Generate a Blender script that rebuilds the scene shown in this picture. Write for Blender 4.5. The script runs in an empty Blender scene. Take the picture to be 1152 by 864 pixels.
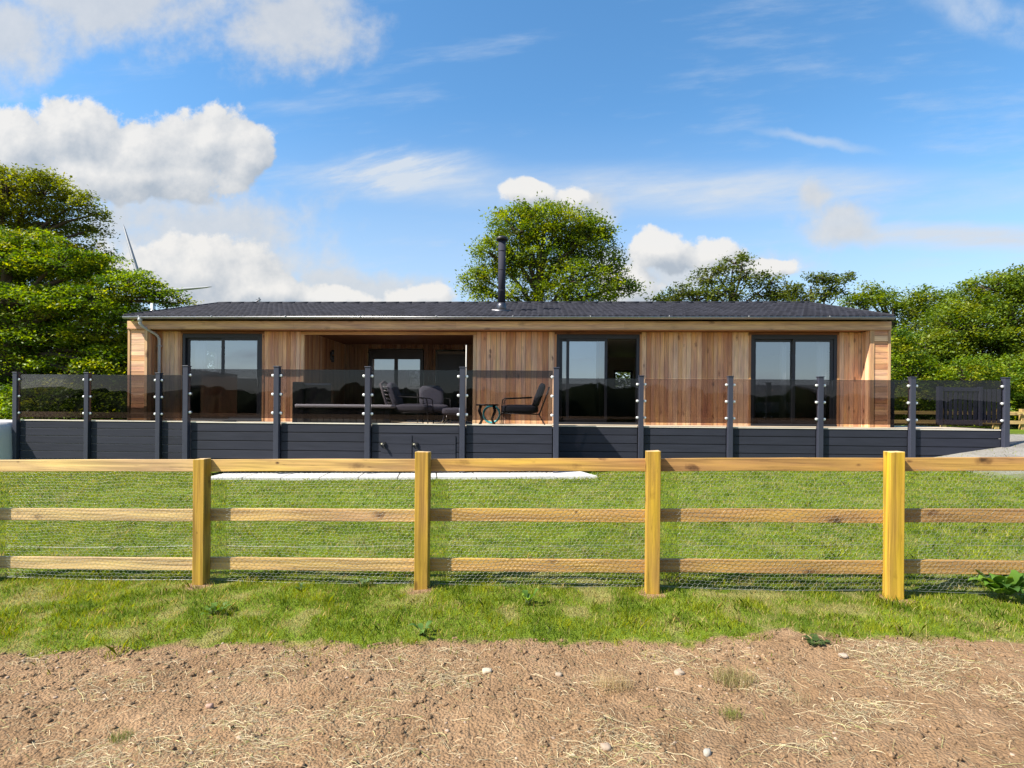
import bpy, math, random
import numpy as np

rng = np.random.default_rng(7)
random.seed(7)
PI = math.pi
R = math.radians

# ------------------------------------------------------------------ camera, sky, sun, exposure
F, X0, HY, ROLL, ZC = 620.0, 576.0, 460.0, 0.008, 1.47      # the lens, read off the photograph (1152 px wide)
SUN_EL, SUN_AZ = 47.0, 66.0                                  # azimuth: degrees to the left of straight behind the camera
sc = bpy.context.scene
col = sc.collection
cam = bpy.data.cameras.new('camera')
cam_o = bpy.data.objects.new('camera', cam)
col.objects.link(cam_o)
cam_o.location = (0, 0, ZC)
cam_o.rotation_euler = (R(90), -ROLL, 0)
cam.sensor_width = 36
cam.lens = 36 * F / 1152
cam.shift_y = (HY - 432) / 1152
cam.clip_start = 0.05
cam.clip_end = 5000
sc.camera = cam_o
sc.view_settings.view_transform = 'Standard'
sc.view_settings.look = 'None'
sc.view_settings.gamma = 1
sc.view_settings.use_curve_mapping = False
sc.view_settings.exposure = 1.42
sc.cycles.use_denoising = True
sc.cycles.max_bounces = 10
sc.cycles.transparent_max_bounces = 24
sc.cycles.diffuse_bounces = 4
sc.cycles.glossy_bounces = 4
sc.cycles.caustics_reflective = False
sc.cycles.caustics_refractive = False

sun = bpy.data.lights.new('sun', 'SUN')
sun.energy = 4.1
sun.angle = R(0.55)
sun.color = (1.0, 0.93, 0.82)
sun_o = bpy.data.objects.new('sun', sun)
col.objects.link(sun_o)
sun_dir = (-math.sin(R(SUN_AZ)) * math.cos(R(SUN_EL)), -math.cos(R(SUN_AZ)) * math.cos(R(SUN_EL)), math.sin(R(SUN_EL)))
from mathutils import Vector, Matrix
sun_o.rotation_euler = Vector(sun_dir).to_track_quat('Z', 'Y').to_euler()

world = bpy.data.worlds.new('World')
sc.world = world
world.use_nodes = True


class NX:
    """a float socket with operators, to write node maths as expressions"""
    nt = None

    def __init__(self, s): self.s = s

    @staticmethod
    def op(kind, *a, clamp=False):
        n = NX.nt.nodes.new('ShaderNodeMath')
        n.operation = kind
        n.use_clamp = clamp
        for i, v in enumerate(a):
            if isinstance(v, NX): NX.nt.links.new(v.s, n.inputs[i])
            else: n.inputs[i].default_value = v
        return NX(n.outputs[0])

    def __add__(a, b): return NX.op('ADD', a, b)
    def __radd__(a, b): return NX.op('ADD', b, a)
    def __sub__(a, b): return NX.op('SUBTRACT', a, b)
    def __rsub__(a, b): return NX.op('SUBTRACT', b, a)
    def __mul__(a, b): return NX.op('MULTIPLY', a, b)
    def __rmul__(a, b): return NX.op('MULTIPLY', b, a)
    def __truediv__(a, b): return NX.op('DIVIDE', a, b)


def nmax(a, b): return NX.op('MAXIMUM', a, b)
def nclamp(a): return NX.op('ADD', a, 0.0, clamp=True)


def nss(a, lo, hi):
    n = NX.nt.nodes.new('ShaderNodeMapRange')
    n.interpolation_type = 'SMOOTHSTEP'
    NX.nt.links.new(a.s, n.inputs[0])
    n.inputs[1].default_value, n.inputs[2].default_value = lo, hi
    return NX(n.outputs[0])


def nnoise(x, y, z, scale, detail=4, rough=.55, lac=2.0):
    c = NX.nt.nodes.new('ShaderNodeCombineXYZ')
    for i, v in enumerate((x, y, z)):
        if isinstance(v, NX): NX.nt.links.new(v.s, c.inputs[i])
        else: c.inputs[i].default_value = v
    n = NX.nt.nodes.new('ShaderNodeTexNoise')
    n.inputs['Scale'].default_value = scale
    n.inputs['Detail'].default_value = detail
    n.inputs['Roughness'].default_value = rough
    n.inputs['Lacunarity'].default_value = lac
    NX.nt.links.new(c.outputs[0], n.inputs['Vector'])
    return NX(n.outputs[0])


def build_world():
    nt = world.node_tree
    nt.nodes.clear()
    NX.nt = nt
    sky = nt.nodes.new('ShaderNodeTexSky')
    sky.sky_type = 'NISHITA'
    sky.sun_disc = False
    sky.sun_elevation = R(SUN_EL)
    sky.sun_rotation = math.atan2(sun_dir[0], sun_dir[1])
    sky.altitude = 0
    sky.air_density = 1.0
    sky.dust_density = 0.4
    sky.ozone_density = 2.2
    tc = nt.nodes.new('ShaderNodeTexCoord')
    sp = nt.nodes.new('ShaderNodeSeparateXYZ')
    nt.links.new(tc.outputs['Generated'], sp.inputs[0])
    dx, dy, dz = (NX(sp.outputs[i]) for i in range(3))
    ay = nmax(NX.op('ABSOLUTE', dy), 0.08)
    U = dx / ay * F + X0              # bearing and height of a sky direction, in units of 1/620 rad
    V = HY - dz / ay * F

    def blob(u, v, b):
        cx, cy, rx, ry = b
        p = (u - cx) * (1.0 / rx)
        q = (v - cy) * (1.0 / ry)
        return 1.0 - NX.op('SQRT', p * p + q * q)

    def field(u, v, blobs):
        f = blob(u, v, blobs[0])
        for b in blobs[1:]: f = NX.op('SMOOTH_MAX', f, blob(u, v, b), .18)
        return f

    heap = [(82, 150, 62, 44), (18, 165, 62, 44), (150, 178, 80, 42), (228, 160, 66, 46), (268, 172, 46, 40), (150, 200, 150, 36),
            (215, 305, 110, 44), (290, 328, 66, 26), (372, 338, 55, 16), (470, 336, 50, 20), (596, 216, 34, 16), (640, 222, 28, 20), (705, 322, 40, 28),
            (742, 280, 40, 26), (800, 284, 38, 22), (858, 300, 42, 14), (-140, 190, 160, 80), (1300, 300, 120, 40)]
    soft = [(110, 5, 230, 78), (330, 25, 110, 82), (0, 40, 110, 80), (942, 248, 62, 34), (915, 218, 30, 26), (215, 262, 190, 72), (640, 228, 70, 30), (400, 322, 150, 26), (255, 300, 170, 50), (780, 300, 150, 30)]

    def dens(u, v):
        n1 = nnoise(u, v, 3.1, 0.0125, 9, .60)
        n2 = nnoise(u, v, 8.7, 0.035, 7, .62)
        return n1, n2

    wu = (nnoise(U, V, 1.3, .02, 4, .5) - .5) * 26.0
    wv = (nnoise(U, V, 6.3, .02, 4, .5) - .5) * 26.0
    Uw, Vw = U + wu, V + wv
    n1, n2 = dens(U, V)
    fh = field(Uw, Vw, heap)
    D = fh + (n1 - .5) * 1.0 + (n2 - .5) * .95
    Us, Vs = Uw - 13.0, Vw - 17.0
    m1 = nnoise(U - 13.0, V - 17.0, 3.1, 0.0125, 5, .60)
    m2 = nnoise(U - 13.0, V - 17.0, 8.7, 0.035, 4, .62)
    D2 = field(Us, Vs, heap) + (m1 - .5) * 1.0 + (m2 - .5) * .95
    lit = nclamp(.55 + (D - D2) * .95)
    aH = nss(D, .0, .24) * .97
    fs = field(U + wu * 1.6, V + wv * 1.6, soft)
    DS = fs + (n1 - .5) * 1.25 + (n2 - .5) * .75
    aS = nss(DS, -.02, .75) * .86
    # thin high cloud: long streaks and a faint veil
    st = nnoise(U * .004 + wu * .004, V * .02 + U * .0022, 2.0, 1.0, 7, .62)
    ci = nss(st, .50, .80) * .42
    veil = nss(field(U, V, [(800, 212, 520, 40), (480, 195, 150, 34), (1100, 262, 260, 22)]), 0., .9) * nss(st, .22, .62) * .72
    wisp = nss(blob(U, V - (U - 430.) * -.13 + (nnoise(U, V, 4.4, .016, 6, .65) - .5) * 44., (440, 192, 125, 30)), .0, .85) * nss(nnoise(U * .008, V * .045 + U * .012, 9., 1., 6, .66), .36, .66) * .8
    w2 = nss(blob(U, V - (U - 900.) * .16 + (nnoise(U, V, 4.4, .02, 5, .6) - .5) * 22., (915, 153, 95, 9)), .0, 1.) * .5
    w3 = nss(blob(U, V - (U - 1100.) * .28 + (nnoise(U, V, 7.4, .012, 6, .6) - .5) * 50., (1110, 12, 120, 34)), .0, .8) * nss(n1, .3, .65) * .6
    low = nss(V, 110., 400.) * .58
    thin = nclamp(ci + veil + wisp + w2 + w3 + low)

    def mix(fac, a, b):
        m = nt.nodes.new('ShaderNodeMix')
        m.data_type = 'RGBA'
        nt.links.new(fac.s, m.inputs[0])
        for s, i in ((a, 6), (b, 7)):
            if isinstance(s, tuple): m.inputs[i].default_value = (*s, 1)
            else: nt.links.new(s, m.inputs[i])
        return m.outputs[2]
    K = WORLD_CLOUD
    hs = nt.nodes.new('ShaderNodeHueSaturation')
    hs.inputs['Saturation'].default_value = 1.22
    hs.inputs['Hue'].default_value = .494
    nt.links.new(sky.outputs[0], hs.inputs['Color'])
    c = mix(thin, hs.outputs[0], tuple(K * v for v in (.74, .83, .95)))
    soft_c = mix(nclamp(.25 + n2 * .9 - (D * 0.0)), tuple(K * v for v in (.56, .62, .70)), tuple(K * v for v in (.84, .85, .86)))
    c = mix(aS, c, soft_c)
    heap_c = mix(lit, tuple(K * v for v in (.50, .57, .66)), tuple(K * v for v in (1.0, .985, .96)))
    c = mix(aH, c, heap_c)
    bg = nt.nodes.new('ShaderNodeBackground')
    bg.inputs['Strength'].default_value = SKY
    nt.links.new(c, bg.inputs['Color'])
    out = nt.nodes.new('ShaderNodeOutputWorld')
    nt.links.new(bg.outputs[0], out.inputs[0])


SKY = 0.09
WORLD_CLOUD = 3.7
build_world()

# ------------------------------------------------------------------ helpers


def at(px, py, Y):
    """the point that the photograph shows at (px, py), Y metres out"""
    dx, dy = (px - X0) / F, -(py - HY) / F
    return Vector(((dx * math.cos(ROLL) - dy * math.sin(ROLL)) * Y, Y, ZC + (dx * math.sin(ROLL) + dy * math.cos(ROLL)) * Y))


TL, LD = 0.045, 13.5
LODGE_RZ = -math.atan(TL)


def lp(s, d, z=0.0):
    """a point in the lodge's own axes: s along its front, d back from it"""
    n = math.hypot(1, TL)
    return Vector((s / n + d * TL / n, LD - s * TL / n + d / n, z))


def tag(o, label=None, cat=None, group=None, kind=None):
    for k, v in (('label', label), ('category', cat), ('group', group), ('kind', kind)):
        if v: o[k] = v
    return o


def empty(name, loc=(0, 0, 0), rz=0.0, label=None, cat=None, group=None):
    o = bpy.data.objects.new(name, None)
    o.empty_display_size = .2
    o.location = loc
    o.rotation_euler = (0, 0, rz)
    col.objects.link(o)
    return tag(o, label, cat, group)


def link_mesh(name, me, mat, parent=None, smooth=False, bevel=0):
    me.materials.append(mat)
    if smooth: me.polygons.foreach_set('use_smooth', [True] * len(me.polygons))
    o = bpy.data.objects.new(name, me)
    if parent: o.parent = parent
    col.objects.link(o)
    if bevel:
        b = o.modifiers.new('edge', 'BEVEL')
        b.width = bevel
        b.segments = 2
        b.limit_method = 'ANGLE'
    return o


def np_mesh(name, verts, faces, cols, mat, parent=None, smooth=False):
    """verts (N,3), faces (M,k), cols (M,3): a big mesh at once"""
    me = bpy.data.meshes.new(name)
    M, k = faces.shape
    me.vertices.add(len(verts))
    me.vertices.foreach_set('co', np.ascontiguousarray(verts, dtype=np.float32).ravel())
    me.loops.add(M * k)
    me.loops.foreach_set('vertex_index', np.ascontiguousarray(faces, dtype=np.int32).ravel())
    me.polygons.add(M)
    me.polygons.foreach_set('loop_start', np.arange(0, M * k, k, dtype=np.int32))
    me.update(calc_edges=True)
    a = me.color_attributes.new('col', 'FLOAT_COLOR', 'CORNER')
    c4 = np.ones((M, k, 4), dtype=np.float32)
    c4[:, :, :3] = np.asarray(cols, dtype=np.float32)[:, None, :]
    a.data.foreach_set('color', c4.ravel())
    return link_mesh(name, me, mat, parent, smooth)


class MB:
    """collects shapes and links them as ONE mesh object"""

    def __init__(self): self.v, self.f, self.c = [], [], []

    def add(self, vs, fs, c=(1, 1, 1)):
        n = len(self.v)
        self.v += [tuple(p) for p in vs]
        self.f += [tuple(i + n for i in f) for f in fs]
        self.c += [c] * len(fs)
        return self

    def box(self, x0, x1, y0, y1, z0, z1, c=(1, 1, 1)):
        vs = [(x, y, z) for z in (z0, z1) for y in (y0, y1) for x in (x0, x1)]
        return self.add(vs, [(0, 2, 3, 1), (4, 5, 7, 6), (0, 1, 5, 4), (2, 6, 7, 3), (0, 4, 6, 2), (1, 3, 7, 5)], c)

    def tube(self, pts, r, n=8, c=(1, 1, 1), caps=True):
        pts = [Vector(p) for p in pts]
        rs = r if isinstance(r, (list, tuple)) else [r] * len(pts)
        vs, fs, pn = [], [], None
        for i, p in enumerate(pts):
            t = (pts[min(i + 1, len(pts) - 1)] - pts[max(i - 1, 0)])
            t = t.normalized() if t.length > 1e-9 else Vector((0, 0, 1))
            if pn is None: pn = t.orthogonal().normalized()
            pn = (pn - t * pn.dot(t))
            pn = pn.normalized() if pn.length > 1e-6 else t.orthogonal().normalized()
            b = t.cross(pn)
            for k in range(n):
                a = 2 * PI * k / n
                vs.append(p + (pn * math.cos(a) + b * math.sin(a)) * rs[i])
        for i in range(len(pts) - 1):
            for k in range(n):
                fs.append((i * n + k, i * n + (k + 1) % n, (i + 1) * n + (k + 1) % n, (i + 1) * n + k))
        if caps:
            fs.append(tuple(range(n - 1, -1, -1)))
            fs.append(tuple((len(pts) - 1) * n + k for k in range(n)))
        return self.add(vs, fs, c)

    def build(self, name, mat, parent=None, smooth=False, bevel=0):
        me = bpy.data.meshes.new(name)
        me.from_pydata(self.v, [], self.f)
        a = me.color_attributes.new('col', 'FLOAT_COLOR', 'CORNER')
        buf = []
        for f, c in zip(self.f, self.c): buf += [c[0], c[1], c[2], 1.0] * len(f)
        a.data.foreach_set('color', buf)
        return link_mesh(name, me, mat, parent, smooth, bevel)


def hash2(ix, iy, seed):
    h = (ix.astype(np.int64) * 374761393 + iy.astype(np.int64) * 668265263 + seed * 1442695041) & 0xFFFFFFFF
    h = ((h ^ (h >> 13)) * 1274126177) & 0xFFFFFFFF
    return ((h ^ (h >> 16)) & 0xFFFFFF) / float(0xFFFFFF)


def vn(x, y, seed=0):
    x, y = np.asarray(x, float), np.asarray(y, float)
    ix, iy = np.floor(x), np.floor(y)
    fx, fy = x - ix, y - iy
    fx, fy = fx * fx * (3 - 2 * fx), fy * fy * (3 - 2 * fy)
    a, b = hash2(ix, iy, seed), hash2(ix + 1, iy, seed)
    c, d = hash2(ix, iy + 1, seed), hash2(ix + 1, iy + 1, seed)
    return (a * (1 - fx) + b * fx) * (1 - fy) + (c * (1 - fx) + d * fx) * fy


def fbm(x, y, seed=0, oct=4):
    s, a, t = 0, 1.0, 0
    for o in range(oct):
        s = s + a * vn(x * 2 ** o, y * 2 ** o, seed + o * 17)
        t += a
        a *= .5
    return s / t


def sstep(a, b, x):
    t = np.clip((np.asarray(x, float) - a) / (b - a), 0, 1)
    return t * t * (3 - 2 * t)


def dirt_edge(x):
    x = np.asarray(x, float)
    e = np.interp(x, [-8, -3, -2.05, 0, 1.9, 3.3, 8], [2.9, 3.31, 3.45, 3.51, 3.46, 3.34, 3.1])
    return e + (fbm(x * 2.2, x * 0 + 3.3, 5, 4) - .5) * .34


def ground_h(x, y, fine=False):
    x, y = np.asarray(x, float), np.asarray(y, float)
    h = .0175 * np.clip(x, -13, 13) + sstep(4.6, 11, y) * .12
    h = h + sstep(7.3, 12.5, x) * sstep(8.5, 12.2, y) * .55
    p = sstep(14.3, 16.6, y)
    h = h * (1 - p) + p * .88
    h = h * (1 - sstep(-2, -8, y))
    h = h + (fbm(x * .9, y * .9, 3, 3) - .5) * .05 * sstep(60, 12, y)
    if fine:
        near = sstep(7.5, 4.5, np.abs(x)) * sstep(1.0, 1.6, y) * sstep(6.0, 5.0, y)
        dirt = sstep(.10, -.06, y - dirt_edge(x))
        rough = (fbm(x * 5, y * 5, 21, 3) - .5) * .042 + (np.abs(fbm(x * 14, y * 14, 31, 3) - .5)) * .042
        h = h + near * (dirt * rough + (1 - dirt) * (fbm(x * 6, y * 6, 41, 3) - .5) * .03)
    return h


# ------------------------------------------------------------------ materials
def new_mat(name):
    m = bpy.data.materials.new(name)
    m.use_nodes = True
    nt = m.node_tree
    b = nt.nodes['Principled BSDF']
    return m, nt, b


def attr_mat(name, rough=.6, metal=0.0, var=.15, scale=(8, 8, 8), detail=5, bump=0.0, spec=.5, bump_scale=None, base=(1, 1, 1)):
    """the mesh's own colour attribute, broken up by noise"""
    m, nt, b = new_mat(name)
    NX.nt = nt
    at_ = nt.nodes.new('ShaderNodeAttribute')
    at_.attribute_name = 'col'
    tc = nt.nodes.new('ShaderNodeTexCoord')
    mp = nt.nodes.new('ShaderNodeMapping')
    mp.inputs['Scale'].default_value = scale
    nt.links.new(tc.outputs['Object'], mp.inputs[0])
    n = nt.nodes.new('ShaderNodeTexNoise')
    n.inputs['Scale'].default_value = 1
    n.inputs['Detail'].default_value = detail
    n.inputs['Roughness'].default_value = .62
    nt.links.new(mp.outputs[0], n.inputs['Vector'])
    f = NX(n.outputs[0]) * (2 * var) + (1 - var)
    vm = nt.nodes.new('ShaderNodeVectorMath')
    vm.operation = 'SCALE'
    nt.links.new(at_.outputs['Color'], vm.inputs[0])
    nt.links.new(f.s, vm.inputs['Scale'])
    v2 = nt.nodes.new('ShaderNodeVectorMath')
    v2.operation = 'MULTIPLY'
    nt.links.new(vm.outputs[0], v2.inputs[0])
    v2.inputs[1].default_value = base
    nt.links.new(v2.outputs[0], b.inputs['Base Color'])
    b.inputs['Roughness'].default_value = rough
    b.inputs['Metallic'].default_value = metal
    b.inputs['Specular IOR Level'].default_value = spec
    rr = NX(n.outputs[0]) * .25 + (rough - .125)
    nt.links.new(rr.s, b.inputs['Roughness'])
    if bump:
        bp = nt.nodes.new('ShaderNodeBump')
        bp.inputs['Strength'].default_value = bump
        bp.inputs['Distance'].default_value = .01
        nt.links.new(n.outputs[0], bp.inputs['Height'])
        nt.links.new(bp.outputs[0], b.inputs['Normal'])
    return m


def wood_mat(name, axis, pitch=1.0, knot=.6, rough=.6, grain=.34, knot_scale=5.0, crack_k=.9):
    """timber with grain running along one object axis, knots and tone drift; colour from the attribute"""
    m, nt, b = new_mat(name)
    NX.nt = nt
    at_ = nt.nodes.new('ShaderNodeAttribute')
    at_.attribute_name = 'col'
    tc = nt.nodes.new('ShaderNodeTexCoord')

    def noise(sc_, detail, dist=0.0):
        mp = nt.nodes.new('ShaderNodeMapping')
        mp.inputs['Scale'].default_value = sc_
        nt.links.new(tc.outputs['Object'], mp.inputs[0])
        n = nt.nodes.new('ShaderNodeTexNoise')
        n.inputs['Scale'].default_value = 1
        n.inputs['Detail'].default_value = detail
        n.inputs['Distortion'].default_value = dist
        nt.links.new(mp.outputs[0], n.inputs['Vector'])
        return NX(n.outputs[0]), mp
    g = [60 * pitch] * 3
    g[axis] = 2.2 * pitch
    n1, _ = noise(tuple(g), 5, .6)
    g2 = [9.] * 3
    g2[axis] = 1.1
    n2, _ = noise(tuple(g2), 4)
    ks = [knot_scale * 2.2] * 3
    ks[axis] = knot_scale * 1.1
    mp = nt.nodes.new('ShaderNodeMapping')
    mp.inputs['Scale'].default_value = tuple(ks)
    nt.links.new(tc.outputs['Object'], mp.inputs[0])
    vo = nt.nodes.new('ShaderNodeTexVoronoi')
    vo.inputs['Scale'].default_value = 1
    nt.links.new(mp.outputs[0], vo.inputs['Vector'])
    sep = nt.nodes.new('ShaderNodeSeparateColor')
    nt.links.new(vo.outputs['Color'], sep.inputs[0])
    wob, _ = noise((30, 30, 30), 3)
    kn = 1.0 - nss(NX(vo.outputs['Distance']) / (NX(sep.outputs[1]) * 1.1 + .25) + (wob - .5) * .35, .04, .42)
    pick = nss(NX(sep.outputs[0]), .58, .95)
    kf = kn * pick * knot
    f = (1 - grain) + nss(n1, .30, .70) * grain * 1.0 + (n2 - .5) * .95 + grain * .4
    gc = [34.] * 3
    gc[axis] = .9
    n3, _ = noise(tuple(gc), 2, 0.)
    crack = nss(NX.op('ABSOLUTE', n3 - .5), .012, .0) if False else 1.0 - nss(NX.op('ABSOLUTE', n3 - .5), .0, .014)
    n4, _ = noise((3.1, 3.1, 3.1), 3)
    crack = crack * nss(n4, .50, .62) * crack_k
    f = f * (1.0 - kf * .85) * (1.0 - crack * .6)
    vm = nt.nodes.new('ShaderNodeVectorMath')
    vm.operation = 'SCALE'
    nt.links.new(at_.outputs['Color'], vm.inputs[0])
    nt.links.new(f.s, vm.inputs['Scale'])
    hs = nt.nodes.new('ShaderNodeHueSaturation')
    nt.links.new((.47 + n2 * .06 - kf * .012).s, hs.inputs['Hue'])
    nt.links.new((.9 + n2 * .25).s, hs.inputs['Saturation'])
    nt.links.new(vm.outputs[0], hs.inputs['Color'])
    nt.links.new(hs.outputs[0], b.inputs['Base Color'])
    b.inputs['Roughness'].default_value = rough
    b.inputs['Specular IOR Level'].default_value = .3
    bp = nt.nodes.new('ShaderNodeBump')
    bp.inputs['Strength'].default_value = .45
    bp.inputs['Distance'].default_value = .004
    nt.links.new(n1.s, bp.inputs['Height'])
    nt.links.new(bp.outputs[0], b.inputs['Normal'])
    return m


def leaf_mat(name, trans=.35, rough=.5, gloss=.3):
    m, nt, b = new_mat(name)
    at_ = nt.nodes.new('ShaderNodeAttribute')
    at_.attribute_name = 'col'
    nt.links.new(at_.outputs['Color'], b.inputs['Base Color'])
    b.inputs['Roughness'].default_value = rough
    b.inputs['Specular IOR Level'].default_value = gloss
    tr = nt.nodes.new('ShaderNodeBsdfTranslucent')
    hs = nt.nodes.new('ShaderNodeHueSaturation')
    hs.inputs['Hue'].default_value = .485
    hs.inputs['Saturation'].default_value = 1.15
    hs.inputs['Value'].default_value = 1.5
    nt.links.new(at_.outputs['Color'], hs.inputs['Color'])
    nt.links.new(hs.outputs[0], tr.inputs['Color'])
    mx = nt.nodes.new('ShaderNodeMixShader')
    mx.inputs[0].default_value = trans
    nt.links.new(b.outputs[0], mx.inputs[1])
    nt.links.new(tr.outputs[0], mx.inputs[2])
    nt.links.new(mx.outputs[0], nt.nodes['Material Output'].inputs[0])
    return m


def glass_mat(name, tint, refl, rough=0.0, fk=1.0):
    m, nt, b = new_mat(name)
    nt.nodes.remove(b)
    tr = nt.nodes.new('ShaderNodeBsdfTransparent')
    tr.inputs[0].default_value = (*tint, 1)
    gl = nt.nodes.new('ShaderNodeBsdfGlossy')
    gl.inputs['Color'].default_value = (.92, .95, 1, 1)
    gl.inputs['Roughness'].default_value = rough
    fr = nt.nodes.new('ShaderNodeFresnel')
    fr.inputs[0].default_value = 1.5
    NX.nt = nt
    f = nclamp(NX(fr.outputs[0]) * fk + refl)
    mx = nt.nodes.new('ShaderNodeMixShader')
    nt.links.new(f.s, mx.inputs[0])
    nt.links.new(tr.outputs[0], mx.inputs[1])
    nt.links.new(gl.outputs[0], mx.inputs[2])
    nt.links.new(mx.outputs[0], nt.nodes['Material Output'].inputs[0])
    return m


def ground_mat():
    m, nt, b = new_mat('ground')
    NX.nt = nt
    at_ = nt.nodes.new('ShaderNodeAttribute')
    at_.attribute_name = 'col'
    tc = nt.nodes.new('ShaderNodeTexCoord')

    def noise(s, d, r=.6):
        n = nt.nodes.new('ShaderNodeTexNoise')
        n.inputs['Scale'].default_value = s
        n.inputs['Detail'].default_value = d
        n.inputs['Roughness'].default_value = r
        nt.links.new(tc.outputs['Object'], n.inputs['Vector'])
        return NX(n.outputs[0])
    a, c = noise(30, 8, .7), noise(5, 5)
    vo = nt.nodes.new('ShaderNodeTexVoronoi')
    vo.inputs['Scale'].default_value = 70
    nt.links.new(tc.outputs['Object'], vo.inputs['Vector'])
    f = .45 + a * .95 + (c - .5) * .45
    vm = nt.nodes.new('ShaderNodeVectorMath')
    vm.operation = 'SCALE'
    nt.links.new(at_.outputs['Color'], vm.inputs[0])
    nt.links.new(f.s, vm.inputs['Scale'])
    nt.links.new(vm.outputs[0], b.inputs['Base Color'])
    b.inputs['Roughness'].default_value = .95
    b.inputs['Specular IOR Level'].default_value = .1
    bp = nt.nodes.new('ShaderNodeBump')
    bp.inputs['Strength'].default_value = .85
    bp.inputs['Distance'].default_value = .028
    nt.links.new((a * .8 - NX(vo.outputs['Distance']) * .5).s, bp.inputs['Height'])
    nt.links.new(bp.outputs[0], b.inputs['Normal'])
    return m


M_CEDAR_V = wood_mat('cedar_upright', 2, 1.0, .8, .62, .36, 3.2, .0)
M_CEDAR_H = wood_mat('cedar_level', 0, 1.0, .7, .62, .36, 3.2, .0)
M_PINE_V = wood_mat('pine_post', 2, .55, 1.0, .7, .62, 6.0)
M_PINE_H = wood_mat('pine_rail', 0, .6, 1.0, .7, .55, 5.0)
M_SLATE = attr_mat('charcoal_board', .6, 0, .32, (1.6, 40, 14), 5, .2, .22)
M_POST = attr_mat('charcoal_post', .45, 0, .12, (20, 20, 4), 4, .1, .4)
M_TILE = attr_mat('roof_tile', .85, 0, .3, (9, 9, 9), 6, .25, .12)
M_METAL = attr_mat('grey_metal', .38, .85, .12, (10, 10, 10), 4, 0, .5)
M_STEEL = attr_mat('steel', .25, 1.0, .05, (10, 10, 10), 3, 0, .5)
M_WIRE = attr_mat('galvanised_wire', .45, .6, .05, (10, 10, 10), 2, 0, .5)
M_PAINT = attr_mat('painted', .5, 0, .06, (5, 5, 5), 4, 0, .4)
M_FABRIC = attr_mat('fabric', .9, 0, .2, (60, 60, 60), 3, .2, .2)
M_VINYL = attr_mat('vinyl', .16, 0, .1, (8, 8, 8), 3, 0, 1.0)
M_DECK = attr_mat('deck_board', .6, 0, .25, (2, 30, 10), 5, .15, .3)
M_STONE = attr_mat('stone', .85, 0, .35, (25, 25, 25), 6, .5, .2)
M_CONC = attr_mat('concrete', .85, 0, .32, (12, 12, 12), 8, .2, .2)
M_BARK = attr_mat('bark', .9, 0, .45, (7, 7, 2), 6, .8, .1)
M_STRAW = leaf_mat('straw', .06, .7, .2)
M_GRASS = leaf_mat('grass', .38, .55, .25)
M_LEAF = leaf_mat('leaf', .42, .5, .3)
M_TINT = glass_mat('smoked_glass', (.465, .445, .46), .006, 0.0, .38)
M_DOORGLASS = glass_mat('door_glass', (.62, .66, .70), .25)
M_CLEAR = glass_mat('window_glass', (.9, .93, .93), .04)
M_GROUND = ground_mat()

CEDAR = [(0.7, 0.395, 0.215), (0.74, 0.455, 0.265), (0.63, 0.33, 0.17), (0.76, 0.49, 0.3), (0.53, 0.26, 0.13), (0.66, 0.37, 0.2), (0.44, 0.21, 0.105), (0.71, 0.42, 0.24), (0.58, 0.315, 0.17), (0.72, 0.435, 0.25)]
SLATE = (.025, .027, .039)
POSTC = (.036, .039, .058)


def jit(c, a=.12):
    k = 1 + random.uniform(-a, a)
    return tuple(min(1, v * k) for v in c)


# ------------------------------------------------------------------ ground
def axis_steps(lo, hi, step, far_lo, far_hi, g=1.09):
    xs = list(np.arange(lo, hi + 1e-6, step))
    s, x = step, hi
    while x < far_hi:
        s *= g
        x += s
        xs.append(x)
    s, x = step, lo
    while x > far_lo:
        s *= g
        x -= s
        xs.insert(0, x)
    return np.array(xs)


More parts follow.
